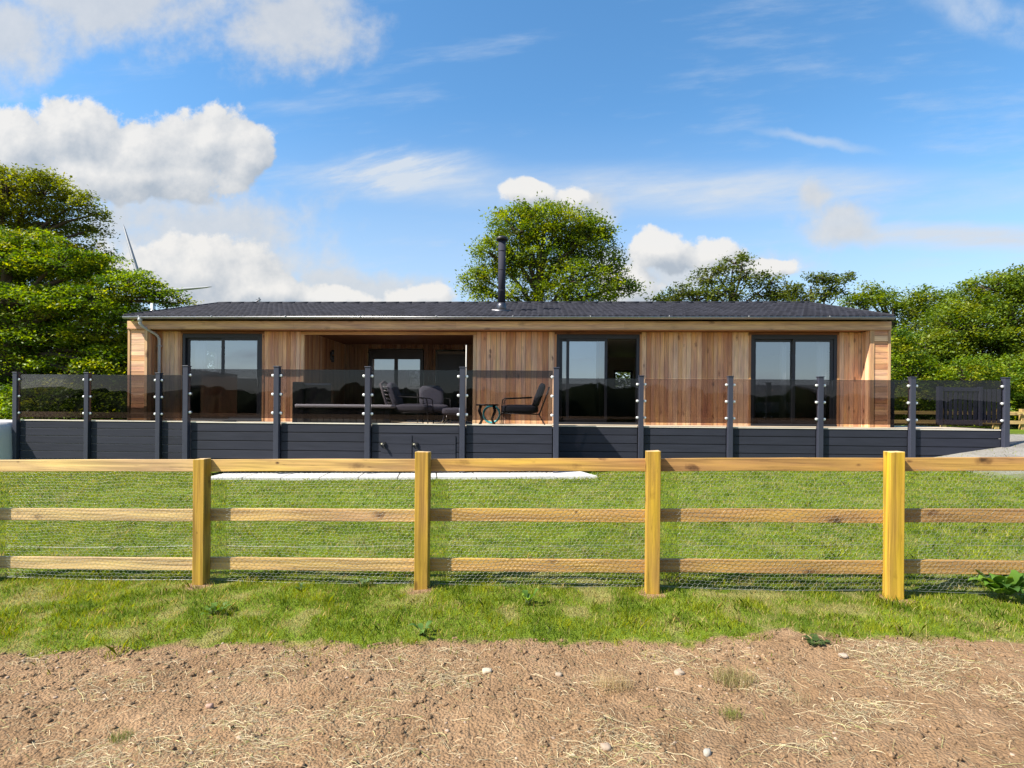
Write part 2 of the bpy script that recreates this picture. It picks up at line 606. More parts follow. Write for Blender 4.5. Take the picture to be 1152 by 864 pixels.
def build_ground():
    xs = axis_steps(-5.2, 5.2, .024, -900, 900)
    ys = axis_steps(1.7, 5.2, .024, -500, 1500, 1.055)
    X, Y = np.meshgrid(xs, ys)
    Z = ground_h(X, Y, True)
    far = np.hypot(X, Y)
    Z = Z - sstep(120, 900, far) * 6
    nx, ny = len(xs), len(ys)
    v = np.stack([X, Y, Z], -1).reshape(-1, 3)
    i = (np.arange(ny - 1)[:, None] * nx + np.arange(nx - 1)[None]).ravel()
    f = np.stack([i, i + 1, i + nx + 1, i + nx], -1)
    xc, yc = v[f, 0].mean(1), v[f, 1].mean(1)
    n = fbm(xc * 1.6, yc * 1.6, 9, 4)[:, None]
    soil = np.array([.268, .168, .092]) * (.80 + .40 * n) + (fbm(xc * 7, yc * 7, 77, 3)[:, None] - .5) * np.array([.09, .07, .05])
    turf = np.array([.115, .165, .014]) * (.7 + .6 * n)
    dry = (sstep(.55, .74, fbm(xc * 4.1, yc * 3.0, 13, 5)))[:, None]
    dry = dry * (1 - .6 * sstep(4.6, 5.6, yc))[:, None]
    turf = turf * (1 - dry * .6) + np.array([.27, .22, .09]) * dry * .6
    gravel = np.array([.26, .245, .22]) * (.7 + .6 * fbm(xc * 9, yc * 9, 15, 3)[:, None])
    k = sstep(-.03, .10, yc - dirt_edge(xc) + (fbm(xc * 9, yc * 9, 4, 3) - .5) * .22)[:, None]
    k = k * sstep(-200, -100, yc)[:, None] + (1 - sstep(-200, -100, yc)[:, None])
    c = soil * (1 - k) + turf * k
    ft = np.min([np.hypot(xc - px_, yc - py_) for px_, py_ in ((-2.64, 4.65), (-.73, 4.49), (1.12, 4.34), (2.93, 4.19), (4.70, 4.04))], axis=0)
    ft = sstep(.13, .07, ft + (fbm(xc * 14, yc * 14, 12, 3) - .5) * .12)[:, None]
    c = c * (1 - ft) + soil * ft
    gv = (sstep(8.4, 9.3, xc + (fbm(xc * 2, yc * 2, 6) - .5)) * sstep(9.6, 10.8, yc + (fbm(xc * 2, yc * 2, 8) - .5)) * sstep(15.2, 14.2, yc))[:, None]
    c = c * (1 - gv) + gravel * gv
    o = np_mesh('ground', v, f, c, M_GROUND, None, True)
    tag(o, kind='structure')


build_ground()

# far rise and hedge line behind the camera: what the doors mirror
xs = np.linspace(-260, 260, 1100)
vs, fs = [], []
top = 1.6 + 4.5 * fbm(xs * .045, xs * 0, 71, 4) + 4.2 * fbm(xs * .35, xs * 0 + 3, 73, 4)
for j, (yy, zz) in enumerate([(-95, 0.), (-97, .55), (-101, .9), (-108, 1.), (-116, .5), (-120, 0)]):
    for i, x in enumerate(xs):
        vs.append((x, yy + 3 * float(vn(x * .2, j * 1.7, 5)), -1 + zz * top[i] * (1 + .1 * float(vn(x * .3, j * 3.1, 8)))))
nx = len(xs)
for j in range(5):
    for i in range(nx - 1): fs.append((j * nx + i, j * nx + i + 1, (j + 1) * nx + i + 1, (j + 1) * nx + i))
M_HILL = attr_mat('far_hedge', .9, 0, .5, (.4, .4, .4), 8, .6, .1)
h = MB().add(vs, fs, (.030, .045, .016)).build('hills', M_HILL, None, True)
tag(h, kind='structure')

# ------------------------------------------------------------------ the lodge
FLOOR = 1.10
WALL_D = 0.35
lodge = empty('timber_lodge', (0, LD, 0), LODGE_RZ, 'long single-storey cedar-clad lodge with dark tiled roof and three black sliding doors', 'lodge')


def vboards(mb, s0, s1, d, z0, z1, w=.118, th=.022, axis=0, pale=1.0):
    """a run of upright boards with open V joints, each with its own tone"""
    x = s0
    while x < s1 - .004:
        ww = min(random.choice([w, w * 1.22, w * .86]), s1 - x)
        if s1 - (x + ww) < .03: ww = s1 - x
        c = jit(tuple(v * pale for v in random.choice(CEDAR)), .1)
        t = th + random.uniform(-.003, .003)
        if axis == 0: mb.box(x + .0035, x + ww - .0035, d, d + t, z0, z1, c)
        elif axis == 1: mb.box(d, d + t, x + .0035, x + ww - .0035, z0, z1, c)
        x += ww


def hboards(mb, s0, s1, d, z0, z1, w=.135, th=.022):
    z = z0
    while z < z1 - .01:
        ww = min(w, z1 - z)
        mb.box(s0, s1, d, d + th, z + .003, z + ww - .003, jit(random.choice(CEDAR), .1))
        z += ww


SOF = 3.405
DOORS = [(-8.55, -6.44), (1.09, 3.15), (5.87, 7.94)]
PORCH = (-5.35, -1.01)
DTOP = 3.35
# backing walls (dark felt behind the open joints), then boards
runs = [(-9.23, -8.60), (-6.39, -5.43), (-0.93, 1.04), (3.20, 5.82), (7.99, 8.52)]
for a, b in runs:
    bk, wall = MB(), MB()
    bk.box(a, b, WALL_D + .03, WALL_D + .16, .25, SOF + .1, (.02, .016, .012))
    vboards(wall, a, b, WALL_D, FLOOR - .12, SOF)
    bk.build('wall', M_PAINT, lodge)
    wall.build('wall_cladding', M_CEDAR_V, lodge)
for a, b in DOORS:
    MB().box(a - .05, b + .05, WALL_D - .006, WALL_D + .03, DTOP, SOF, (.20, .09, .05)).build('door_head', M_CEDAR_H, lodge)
    for x0, x1 in ((a - .05, a - .002), (b + .002, b + .05)):
        MB().box(x0, x1, WALL_D - .014, WALL_D + .05, FLOOR - .05, DTOP - .002, jit((.46, .24, .12))).build('door_trim', M_CEDAR_V, lodge)

# the two end wings, level boards between corner trims
for sgn, (o0, i0) in ((-1, (-9.74, -9.23)), (1, (9.00, 8.52))):
    w = MB()
    lo, hi = min(o0, i0), max(o0, i0)
    ti = .075 if sgn < 0 else .10
    to = .06
    b0, b1 = (lo + to, hi - ti) if sgn < 0 else (lo + ti, hi - to)
    hboards(w, b0 + .002, b1 - .002, .012, .45, SOF + (0 if sgn < 0 else .2))
    w.build('end_wing_cladding', M_CEDAR_H, lodge)
    t = MB()
    t.box(lo, b0, -.004, .05, .45, SOF, jit((.52, .30, .16)))
    t.box(b1, hi, -.004, .05, .45, SOF, jit((.58, .36, .20)))
    t.build('corner_trim', M_CEDAR_V, lodge, bevel=.004)
    r_ = MB()
    xi = i0 - .022 if sgn < 0 else i0
    vboards(r_, .052, WALL_D - .003, xi, FLOOR - .12, SOF, .12, .02, 1, 1.0)
    r_.build('wing_return', M_CEDAR_V, lodge)
    e = MB()
    xo = o0 if sgn < 0 else o0 - .14
    xa, xb = xo + (.02 if sgn < 0 else 0), xo + (.14 if sgn < 0 else .12)
    wa, wb, wz0, wz1 = (2.7, 3.75, 2.45, 3.25) if sgn < 0 else (2.1, 2.95, 2.6, 3.2)
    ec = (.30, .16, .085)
    e.box(xa, xb, .052, wa, .2, 3.6, ec)
    e.box(xa, xb, wb, 7.6, .2, 3.6, ec)
    e.box(xa, xb, wa, wb, .2, wz0, ec)
    e.box(xa, xb, wa, wb, wz1, 3.6, ec)
    e.build('end_wall', M_CEDAR_H, lodge)
    li = MB()
    xl0, xl1 = (xb, xb + .02) if sgn < 0 else (xa - .02, xa)
    for d0, d1, z0, z1 in ((.5, wa, 1.1, 3.42), (wb, 7.4, 1.1, 3.42), (wa, wb, 1.1, wz0), (wa, wb, wz1, 3.42)): li.box(xl0 + .001, xl1 - .001, d0, d1, z0, z1, (.62, .60, .56))
    li.build('inner_lining', M_PAINT, lodge)
    f = MB()
    xm = (xa + xb) / 2
    for d0, d1 in ((wa, wa + .05), (wb - .05, wb)): f.box(xm - .03, xm + .03, d0, d1, wz0, wz1, (.03, .03, .035))
    for z0, z1 in ((wz0, wz0 + .05), (wz1 - .05, wz1)): f.box(xm - .03, xm + .03, wa + .05, wb - .05, z0, z1, (.03, .03, .035))
    wf = f.build('end_window', M_POST, lodge)
    MB().add([(xm, wa, wz0), (xm, wb, wz0), (xm, wb, wz1), (xm, wa, wz1)], [(0, 1, 2, 3)]).build('window_glass', M_CLEAR, wf)

fa = MB()
x = -9.742
while x < 9.0:
    x1 = min(x + random.uniform(3.4, 4.4), 9.002)
    fa.box(x, x1 - .003, -.02, .012, SOF + .002, 3.615, jit((.70, .43, .24), .08))
    x = x1
fa.box(-9.742, 9.002, -.028, -.021, SOF + .002, SOF + .03, (.50, .29, .15))
fa.build('fascia', M_CEDAR_H, lodge)
so = MB()
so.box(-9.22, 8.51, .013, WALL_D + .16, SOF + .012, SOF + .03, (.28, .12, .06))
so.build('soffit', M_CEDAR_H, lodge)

# roof: pan tiles, each course lapping the one below
EAVE_Z, RIDGE_D, RIDGE_Z, ED = 3.70, 3.9, 4.785, -.16


def build_roof():
    s0, s1 = -9.70, 8.95
    pitch, per = .152, 8
    ns = int((s1 - s0) / pitch * per)
    S = np.linspace(s0, s1, ns + 1)
    wave = .009 * np.sin((S - s0) / pitch * 2 * PI) + .0035 * np.sin((S - s0) / pitch * 4 * PI + .8)
    nc = 13
    rows, rc = [], []
    for k in range(nc):
        a, b = k / nc, (k + 1) / nc
        for t, lift in ((a, .046), (b, .004)):
            d = ED + (RIDGE_D - ED) * t
            z = EAVE_Z + (RIDGE_Z - EAVE_Z) * t + lift
            jt = .004 * hash2(np.floor((S - s0) / pitch), S * 0 + k, 3)
            rows.append(np.stack([S, np.full_like(S, d), z + wave + jt], -1))
    # thickness at the eave
    e0 = rows[0].copy()
    e0[:, 2] -= .03
    rows.insert(0, e0)
    V = np.concatenate(rows)
    n = ns + 1
    fl, cl = [], []
    for r in range(len(rows) - 1):
        i = r * n + np.arange(ns)
        fl.append(np.stack([i, i + 1, i + n + 1, i + n], -1))
        tone = .75 + .5 * hash2(np.floor((S[:-1] - s0) / pitch), S[:-1] * 0 + r // 2, 11)
        cl.append(np.array([.024, .025, .033])[None] * tone[:, None])
    o = np_mesh('roof', V, np.concatenate(fl), np.concatenate(cl), M_TILE, lodge, True)
    r2 = MB()
    r2.add([(s0, RIDGE_D, RIDGE_Z), (s1, RIDGE_D, RIDGE_Z), (s1, 2 * RIDGE_D - ED, EAVE_Z), (s0, 2 * RIDGE_D - ED, EAVE_Z)], [(0, 1, 2, 3)], (.05, .052, .062))
    # gables and underside
    for s in (s0 + .03, s1 - .03):
        r2.add([(s, ED, EAVE_Z - .03), (s, 2 * RIDGE_D - ED, EAVE_Z - .03), (s, RIDGE_D, RIDGE_Z - .01)], [(0, 1, 2)], (.05, .045, .045))
    r2.add([(s0, ED, EAVE_Z - .035), (s1, ED, EAVE_Z - .035), (s1, 2 * RIDGE_D - ED, EAVE_Z - .035), (s0, 2 * RIDGE_D - ED, EAVE_Z - .035)], [(3, 2, 1, 0)], (.1, .1, .1))
    r2.build('roof_slope', M_TILE, lodge)
    rt = MB()
    x = s0
    while x < s1 - .01:
        x1 = min(x + .42, s1)
        rt.tube([(x, RIDGE_D, RIDGE_Z + .0), (x1 + .02, RIDGE_D, RIDGE_Z + .006)], .075, 10, jit((.026, .027, .034), .2))
        x = x1
    rt.build('ridge_tiles', M_TILE, lodge, True)
    for s in (s0 - .015, s1 + .015):
        MB().tube([(s, ED, EAVE_Z + .03), (s, RIDGE_D, RIDGE_Z + .03)], .035, 8, (.03, .031, .038)).build('verge', M_TILE, lodge, True)


build_roof()
g = MB()
n = 12
vs = []
for s in (-9.70, 8.95):
    for k in range(n + 1):
        a = PI + PI * k / n
        vs.append((s, ED - .035 + .055 * math.cos(a), 3.695 + .062 * math.sin(a)))
    for k in range(n, -1, -1):
        a = PI + PI * k / n
        vs.append((s, ED - .035 + .050 * math.cos(a), 3.695 + .056 * math.sin(a)))
m_ = 2 * (n + 1)
g.add(vs, [(k, (k + 1) % m_, m_ + (k + 1) % m_, m_ + k) for k in range(m_)] + [tuple(range(m_ - 1, -1, -1)), tuple(range(m_, 2 * m_))], (.30, .30, .31))
for s in np.arange(-9.3, 9, 1.86): g.tube([(s, ED - .092, 3.70), (s + .03, ED - .092, 3.70)], .008, 6, (.6, .6, .6))
gut = g.build('gutter', M_METAL, lodge, True)
d_ = MB()
d_.tube([(-9.28, ED - .035, 3.66), (-9.28, ED - .035, 3.53), (-9.28, -.10, 3.46), (-9.14, .20, 3.30), (-9.12, .285, 3.20), (-9.12, .285, FLOOR)], .036, 12, (.46, .47, .50))
for z in (3.0, 2.1, 1.4): d_.box(-9.17, -9.07, .25, .335, z, z + .03, (.4, .4, .42))
d_.tube([(-9.28, ED - .035, 3.69), (-9.28, ED - .035, 3.57)], .05, 12, (.46, .47, .50))
d_.build('downpipe', M_PAINT, lodge, True)

# flue through the front slope
fs_, fd = -.345, 1.05
fz = EAVE_Z + (RIDGE_Z - EAVE_Z) * (fd - ED) / (RIDGE_D - ED)
fl = MB()
fl.tube([(fs_, fd, fz + .1), (fs_, fd, fz + 1.88)], .098, 20, (.03, .031, .045))
for z in (.55, 1.1, 1.6): fl.tube([(fs_, fd, fz + z), (fs_, fd, fz + z + .02)], .103, 20, (.03, .031, .045))
flue = fl.build('flue', attr_mat('flue_paint', .75, 0, .1, (5, 5, 5), 4, 0, .15), lodge, True)
c_ = MB()
c_.tube([(fs_, fd, fz + 1.885), (fs_, fd, fz + 1.95), (fs_, fd, fz + 1.99)], [.15, .165, .11], 20, (.018, .016, .016))
c_.build('flue_cap', M_POST, flue, True)
c_ = MB()
c_.tube([(fs_, fd, fz - .08), (fs_, fd, fz + .16), (fs_, fd, fz + .24)], [.15, .125, .108], 20, (.09, .09, .10))
c_.box(fs_ - .24, fs_ + .24, fd - .22, fd + .2, fz - .05, fz + .035, (.10, .10, .11))
c_.build('flue_collar', M_METAL, flue, True)
ar = MB()
a0 = (-9.45, 6.0, 4.2)
ar.tube([a0, (-9.45, 6.0, 5.42)], .03, 8, (.3, .3, .3))
ar.tube([(-10.05, 6.0, 4.95), (-9.40, 6.0, 5.36)], .03, 6, (.25, .25, .26))
for k in range(5): ar.tube([(-9.95 + k * .12, 5.8, 5.02 + k * .075), (-9.95 + k * .12, 6.2, 5.02 + k * .075)], .008, 5, (.4, .4, .4))
ar.build('aerial', M_METAL, lodge)


# doors
def sliding_door(s0, s1, leaves, label=None):
    f = MB()
    c = (.022, .024, .030)
    d0, d1 = WALL_D + .0, WALL_D + .13
    f.box(s0, s0 + .075, d0, d1, FLOOR + .05, DTOP - .003, c)
    f.box(s1 - .075, s1, d0, d1, FLOOR + .05, DTOP - .003, c)
    f.box(s0 + .076, s1 - .076, d0, d1, DTOP - .11, DTOP - .003, c)
    f.box(s0, s1, d0 - .02, d1, FLOOR - .03, FLOOR + .048, c)
    fr = f.build('door_frame', M_POST, lodge, bevel=.004)
    for a, b, dd in leaves:
        m = MB()
        z0, z1 = FLOOR + .05, DTOP - .112
        for x0, x1 in ((a, a + .07), (b - .07, b)): m.box(x0, x1, d0 + dd, d0 + dd + .045, z0, z1, c)
        for u0, u1 in ((z0, z0 + .09), (z1 - .06, z1)): m.box(a + .071, b - .071, d0 + dd, d0 + dd + .045, u0, u1, c)
        lf = m.build('door_leaf', M_POST, lodge, bevel=.003)
        gmb = MB()
        gmb.add([(a + .06, d0 + dd + .022, z0 + .08), (b - .06, d0 + dd + .022, z0 + .08), (b - .06, d0 + dd + .022, z1 - .05), (a + .06, d0 + dd + .022, z1 - .05)], [(0, 1, 2, 3)])
        gmb.build('door_glass', M_DOORGLASS, lf)
        hn = MB()
        hn.box(b - .05, b - .02, d0 + dd - .03, d0 + dd - .002, 2.0, 2.22, (.3, .3, .3))
        hn.build('door_handle', M_STEEL, lf)


sliding_door(-8.55, -6.44, [(-8.47, -7.46), ] and [(-8.473, -7.46, .07), (-7.53, -6.517, .02)])
sliding_door(1.09, 3.15, [(1.167, 2.16, .07), (1.34, 2.36, .02)])
sliding_door(5.87, 7.94, [(5.948, 6.955, .07), (6.885, 7.862, .02)])

# porch recess
P0, P1, PD = PORCH[0], PORCH[1], 3.35
for x0, x1 in ((P0 - .078, P0), (P1, P1 + .078)):
    MB().box(x0, x1, WALL_D - .012, WALL_D + .05, FLOOR - .05, 3.33, (.60, .40, .23)).build('porch_trim', M_CEDAR_V, lodge, bevel=.003)
pb = MB()
pb.box(P0 - .078, P1 + .078, WALL_D - .016, WALL_D + .06, 3.332, 3.40, (.52, .30, .13))
pb.build('porch_beam', M_CEDAR_H, lodge)
pw = MB()
vboards(pw, WALL_D + .06, PD, P0 - .02, FLOOR, 3.45, .118, .02, 1, .5)  # left wall: porch shade put into a darker board colour
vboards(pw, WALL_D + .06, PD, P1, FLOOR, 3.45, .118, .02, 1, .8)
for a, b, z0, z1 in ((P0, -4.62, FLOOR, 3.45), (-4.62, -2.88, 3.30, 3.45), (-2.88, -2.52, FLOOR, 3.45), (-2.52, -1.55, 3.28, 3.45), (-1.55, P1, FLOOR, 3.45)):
    vboards(pw, a, b, PD + .01, z0, z1, .118, .022, 0, .24)  # back wall darkest: the recess's shade is put into its board colour
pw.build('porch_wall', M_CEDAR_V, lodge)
pc = MB()
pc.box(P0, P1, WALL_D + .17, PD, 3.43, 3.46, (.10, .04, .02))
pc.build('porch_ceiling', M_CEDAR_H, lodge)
# folding door and single door at the back of the porch
c = (.015, .016, .02)
f = MB()
for x0, x1 in ((-4.60, -4.50), (-3.80, -3.70), (-3.00, -2.90)): f.box(x0, x1, PD, PD + .08, FLOOR, 3.28, c)
f.box(-4.6, -2.9, PD + .003, PD + .077, 2.98, 3.28, c)
f.box(-4.6, -2.9, PD + .003, PD + .077, FLOOR, FLOOR + .1, c)
fr = f.build('porch_door_frame', M_POST, lodge)
gl = MB()
gl.add([(-4.5, PD + .04, FLOOR + .1), (-2.96, PD + .04, FLOOR + .1), (-2.96, PD + .04, 2.98), (-4.5, PD + .04, 2.98)], [(0, 1, 2, 3)])
gl.build('porch_door_glass', M_DOORGLASS, fr)
f = MB()
for x0, x1 in ((-2.50, -2.45), (-1.62, -1.57)): f.box(x0, x1, PD - .02, PD + .08, FLOOR, 3.22, (.035, .032, .03))
f.box(-2.45, -1.62, PD - .017, PD + .077, 3.14, 3.22, (.10, .085, .07))
f.box(-2.45, -1.62, PD + .02, PD + .06, FLOOR, 3.14, (.012, .012, .015))
f.build('side_door', M_POST, lodge)
wl = MB()
wl.tube([(P0 + .07, 2.15, 2.78), (P0 + .07, 2.15, 2.96)], .042, 12, (.02, .02, .022))
wl.tube([(P0 + .07, 2.15, 3.0), (P0 + .07, 2.15, 3.13)], .042, 12, (.02, .02, .022))
wl.box(P0 + .001, P0 + .05, 2.11, 2.19, 2.84, 3.07, (.03, .03, .032))
wl.build('wall_lamp', M_POST, lodge, True)

# rooms behind the glass: floor, ceiling, partitions, rear wall with windows
rm = MB()
W = (.78, .77, .74)
rm.box(-9.6, 8.86, .52, 7.5, 3.42, 3.44, W) if False else None
for a, b in ((-9.6, P0 - .05), (P1 + .05, 8.86)): rm.box(a, b, WALL_D + .17, 7.45, 3.425, 3.445, W)
rm.box(P0 - .049, P1 + .049, PD + .1, 7.45, 3.425, 3.445, W)
rm.box(P0 - .10, P0 - .03, WALL_D + .17, 7.44, FLOOR, 3.42, W)
rm.box(P1 + .03, P1 + .10, WALL_D + .17, PD + .05, FLOOR, 3.42, W)
rm.box(5.0, 5.08, WALL_D + .17, 7.44, FLOOR, 3.42, W)
wins = [(-4.35, -3.0), (3.5, 4.2)]
x = -9.6
for a, b in wins:
    rm.box(x, a, 7.45, 7.6, FLOOR, 3.44, W)
    rm.box(a, b, 7.45, 7.6, FLOOR, 2.25, W)
    rm.box(a, b, 7.45, 7.6, 2.95, 3.44, W)
    x = b
rm.box(x, 8.86, 7.45, 7.6, FLOOR, 3.44, W)
rm.build('inner_walls', M_PAINT, lodge)
fm = MB()
fm.box(-9.6, 8.86, WALL_D + .17, 7.6, FLOOR - .2, FLOOR - .002, (.16, .10, .06))
fm.build('inner_floor', M_DECK, lodge)
for a, b in wins:
    f = MB()
    for x0, x1 in ((a, a + .06), (b - .06, b)): f.box(x0, x1, 7.48, 7.55, 2.25, 2.95, (.03, .03, .035))
    for z0, z1 in ((2.25, 2.31), (2.89, 2.95)): f.box(a + .06, b - .06, 7.48, 7.55, z0, z1, (.03, .03, .035))
    wf = f.build('rear_window', M_POST, lodge)
    gl = MB()
    gl.add([(a, 7.51, 2.25), (b, 7.51, 2.25), (b, 7.51, 2.95), (a, 7.51, 2.95)], [(0, 1, 2, 3)])
    gl.build('window_glass', M_CLEAR, wf)


def lodge_thing(name, s, d, z, label, cat, group=None, rz=0.0):
    return empty(name, lp(s, d, z), LODGE_RZ + rz, label, cat, group)


def curtain(s, d, w, label):
    vs, fs = [], []
    k = 40
    for i in range(k + 1):
        x = s + w * i / k
        y = d + .05 * math.sin(i * 1.35) + .015 * math.sin(i * 3.1)
        for z in (FLOOR + .03, DTOP - .12):
            q = lp(x, y + (.0 if z > 2 else .02 * math.sin(i * 1.9)), z)
            vs.append(q)
    for i in range(k): fs.append((2 * i, 2 * i + 2, 2 * i + 3, 2 * i + 1))
    o = MB().add(vs, fs, (.78, .78, .78)).build('curtain', M_FABRIC, None, True)
    sm = o.modifiers.new('cloth', 'SOLIDIFY')
    sm.thickness = .004
    tag(o, label, 'curtain', 'curtains behind the sliding doors')


curtain(-8.42, WALL_D + .32, .30, 'white curtain inside the left edge of the door beside the downpipe')
curtain(1.20, WALL_D + .32, .22, 'narrow pale curtain inside the left edge of the half-open middle door')
curtain(2.06, WALL_D + .32, .10, 'thin bunched pale curtain by the opening of the half-open middle door')
curtain(6.72, WALL_D + .32, .12, 'thin pale curtain gathered at the middle of the bedroom door')
curtain(7.62, WALL_D + .32, .22, 'pale curtain inside the right edge of the bedroom door')

bed = lodge_thing('bed', 6.6, 2.6, FLOOR, 'made bed with white covers seen dimly through the right sliding door', 'bed')
MB().box(-.9, .95, -1., 1.0, .06, .30, (.10, .09, .09)).build('bed_base', M_FABRIC, bed, bevel=.03)
MB().box(-.9, .95, -1., 1.0, .305, .62, (.72, .72, .74)).build('mattress', M_FABRIC, bed, bevel=.07)
MB().box(-.98, -.91, -1.0, 1.0, .05, 1.05, (.07, .06, .06)).build('headboard', M_FABRIC, bed, bevel=.03)
for y in (-.5, .5): MB().box(-.85, -.40, y - .35, y + .35, .63, .80, (.75, .75, .77)).build('pillow', M_FABRIC, bed, bevel=.07)

# ------------------------------------------------------------------ the deck
deck = empty('raised_deck', (0, LD, 0), LODGE_RZ, 'raised timber deck with charcoal boarded sides running along the front of the lodge', 'deck')
DA, DB, DC = -2.2, -.9, -.3
TA, TB, TC = 1.150, 1.100, 1.105
fb = MB()
d = DA + .03
while d < 1.9:
    for s0, s1, dmin, dmax in ((-12.5, -6.70, DC + .03, WALL_D - .02), (-6.69, .97, DA + .03, WALL_D - .02), (.98, 9.02, DB + .03, WALL_D - .02), (9.03, 11.0, DB + .03, 1.9), (P0 + .03, P1 - .03, WALL_D - .02, PD)):
        if dmin <= d and d + .14 <= dmax + .01: fb.box(s0, s1, d, d + .138, FLOOR - .03, FLOOR, jit((.48, .40, .30), .12))
    d += .144
for d in np.arange(1.96, PD - .1, .144): fb.box(P0 + .03, P1 - .03, d, d + .138, FLOOR - .03, FLOOR, jit((.48, .40, .30), .12))
fb.build('floor_boards', M_DECK, deck)
sub = MB()
for s0, s1, d0 in ((-12.3, -6.68, DC), (-6.68, .96, DA), (.96, 10.8, DB)): sub.box(s0, s1, d0 + .06, WALL_D + .12, .12, FLOOR - .04, (.015, .015, .017))
sub.build('substructure', M_PAINT, deck)


def skirt(s0, s1, d, ztop, zb, h=.19, gap=.015, hatch=False, side=False, sheen=None):
    m = MB()
    z = ztop - .022
    while z > zb:
        m.box(s0, s1, d, d + .028, max(z - h + gap, zb - .1), z, jit(SLATE, .12)) if not side else m.box(d, d + .028, s0, s1, max(z - h + gap, zb - .1), z, jit(SLATE, .12))
        z -= h
    return m


def trim(s0, s1, d, ztop, side=False):
    m = MB()
    if side: m.box(d - .012, d + .09, s0, s1, ztop - .022, ztop, (.66, .60, .50))
    else: m.box(s0, s1, d - .012, d + .09, ztop - .022, ztop, (.66, .60, .50))
    return m


PA = [-6.74, -4.80, -2.88, -.915, 1.0]
PB = [2.955, 4.93, 6.90, 8.88, 10.87]
PC = [-12.34, -10.50, -8.68]
PW = .075
for a, b in zip(PA[:-1], PA[1:]):
    skirt(a + PW, b - PW, DA, TA, .22).build('skirt_panel', M_SLATE, deck, bevel=.003)
    trim(a + PW, b - PW, DA, TA).build('edge_trim', M_DECK, deck)
for a, b in zip([1.0] + PB[:-1], PB):
    skirt(a + PW, b - PW, DB, TB, .2).build('skirt_panel', M_SLATE, deck, bevel=.003)
    trim(a + PW, b - PW, DB, TB).build('edge_trim', M_DECK, deck)
for a, b in zip(PC, PC[1:] + [-6.9]):
    skirt(a + PW, b - PW, DC, TC, .1).build('skirt_panel', M_SLATE, deck, bevel=.003)
    trim(a + PW, b - PW, DC, TC).build('edge_trim', M_DECK, deck)
MB().box(-12.28, -6.95, DC + .034, DC + .04, .05, TC - .06, (.30, .30, .32)).build('skirt_backing', M_PAINT, deck)
skirt(DA + .1, DC - .02, -6.76, TA, .2, side=True).build('skirt_panel', M_SLATE, deck)
skirt(DA + .1, DB - .02, .99, TA, .2, side=True).build('skirt_panel', M_SLATE, deck)
skirt(DB + .1, 1.9, 10.86, TB, .2, side=True).build('skirt_panel', M_SLATE, deck)
trim(DA + .1, DB - .02, .97, TA, True).build('edge_trim', M_DECK, deck)
trim(DB + .1, 1.9, 10.84, TB, True).build('edge_trim', M_DECK, deck)
# two hatches in the skirting
for s0, s1 in ((-2.62, -1.96), (-1.95, -1.05)):
    h_ = MB()
    z = TA - .24
    for k in range(4):
        h_.box(s0 + .006, s1 - .006, DA - .016, DA - .002, z - .182, z, jit(SLATE, .06))
        z -= .19
    hh = h_.build('hatch', M_SLATE, deck, bevel=.002)
    l_ = MB()
    sx = s0 + .02
    l_.box(sx - .03, sx + .09, DA - .045, DA - .017, .70, .76, (.012, .012, .014))
    l_.tube([(sx + .03, DA - .03, .73), (sx + .06, DA - .07, .70), (sx + .10, DA - .06, .62)], .022, 8, (.012, .012, .014))
    l_.tube([(sx + .02, DA - .05, .73), (sx + .02, DA - .075, .73)], .016, 10, (.6, .55, .4))
    l_.build('hatch_latch', M_POST, hh)


# glass balustrades
def balustrade(label, posts, d, ptop, gtop, gbot, zb, ends=(False, False), extra=()):
    b = empty('glass_balustrade', (0, LD, 0), LODGE_RZ, label, 'balustrade', 'smoked glass balustrades round the deck')
    for s in posts:
        m = MB()
        m.box(s - .055, s + .055, d - .085, d + .025, zb, ptop, jit(POSTC, .1))
        p = m.build('post', M_POST, b, bevel=.006)
        k = MB()
        k.box(s - .065, s + .065, d - .095, d + .035, ptop + .001, ptop + .022, jit(POSTC, .1))
        k.build('post_cap', M_POST, p, bevel=.006)
    spans = list(zip(posts[:-1], posts[1:])) + list(extra)
    for a, e in spans:
        pane = MB()
        y = d - .03
        pane.box(a + .075, e - .075, y - .005, y + .005, gbot, gtop)
        g_ = pane.build('glass_pane', M_TINT, b)
        for x_, ok in ((a + .085, any(abs(a - q) < .01 for q in posts)), (e - .085, any(abs(e - q) < .01 for q in posts))):
            if not ok: continue
            for k in range(3):
                z = gtop - .13 - k * (gtop - gbot - .24) / 2
                c = MB()
                c.tube([(x_, y - .034, z), (x_, y - .03, z), (x_, y - .008, z)], [.022, .029, .031], 12, (.75, .75, .75))
                c.tube([(x_, y + .008, z), (x_, y + .02, z)], .029, 12, (.75, .75, .75))
                sg = -1 if x_ < (a + e) / 2 else 1
                c.box(min(x_, x_ + sg * .04), max(x_, x_ + sg * .04), y - .03, y - .008, z - .02, z + .02, (.9, .9, .9))
                c.build('clip', M_CLIP, g_, True)
    return b


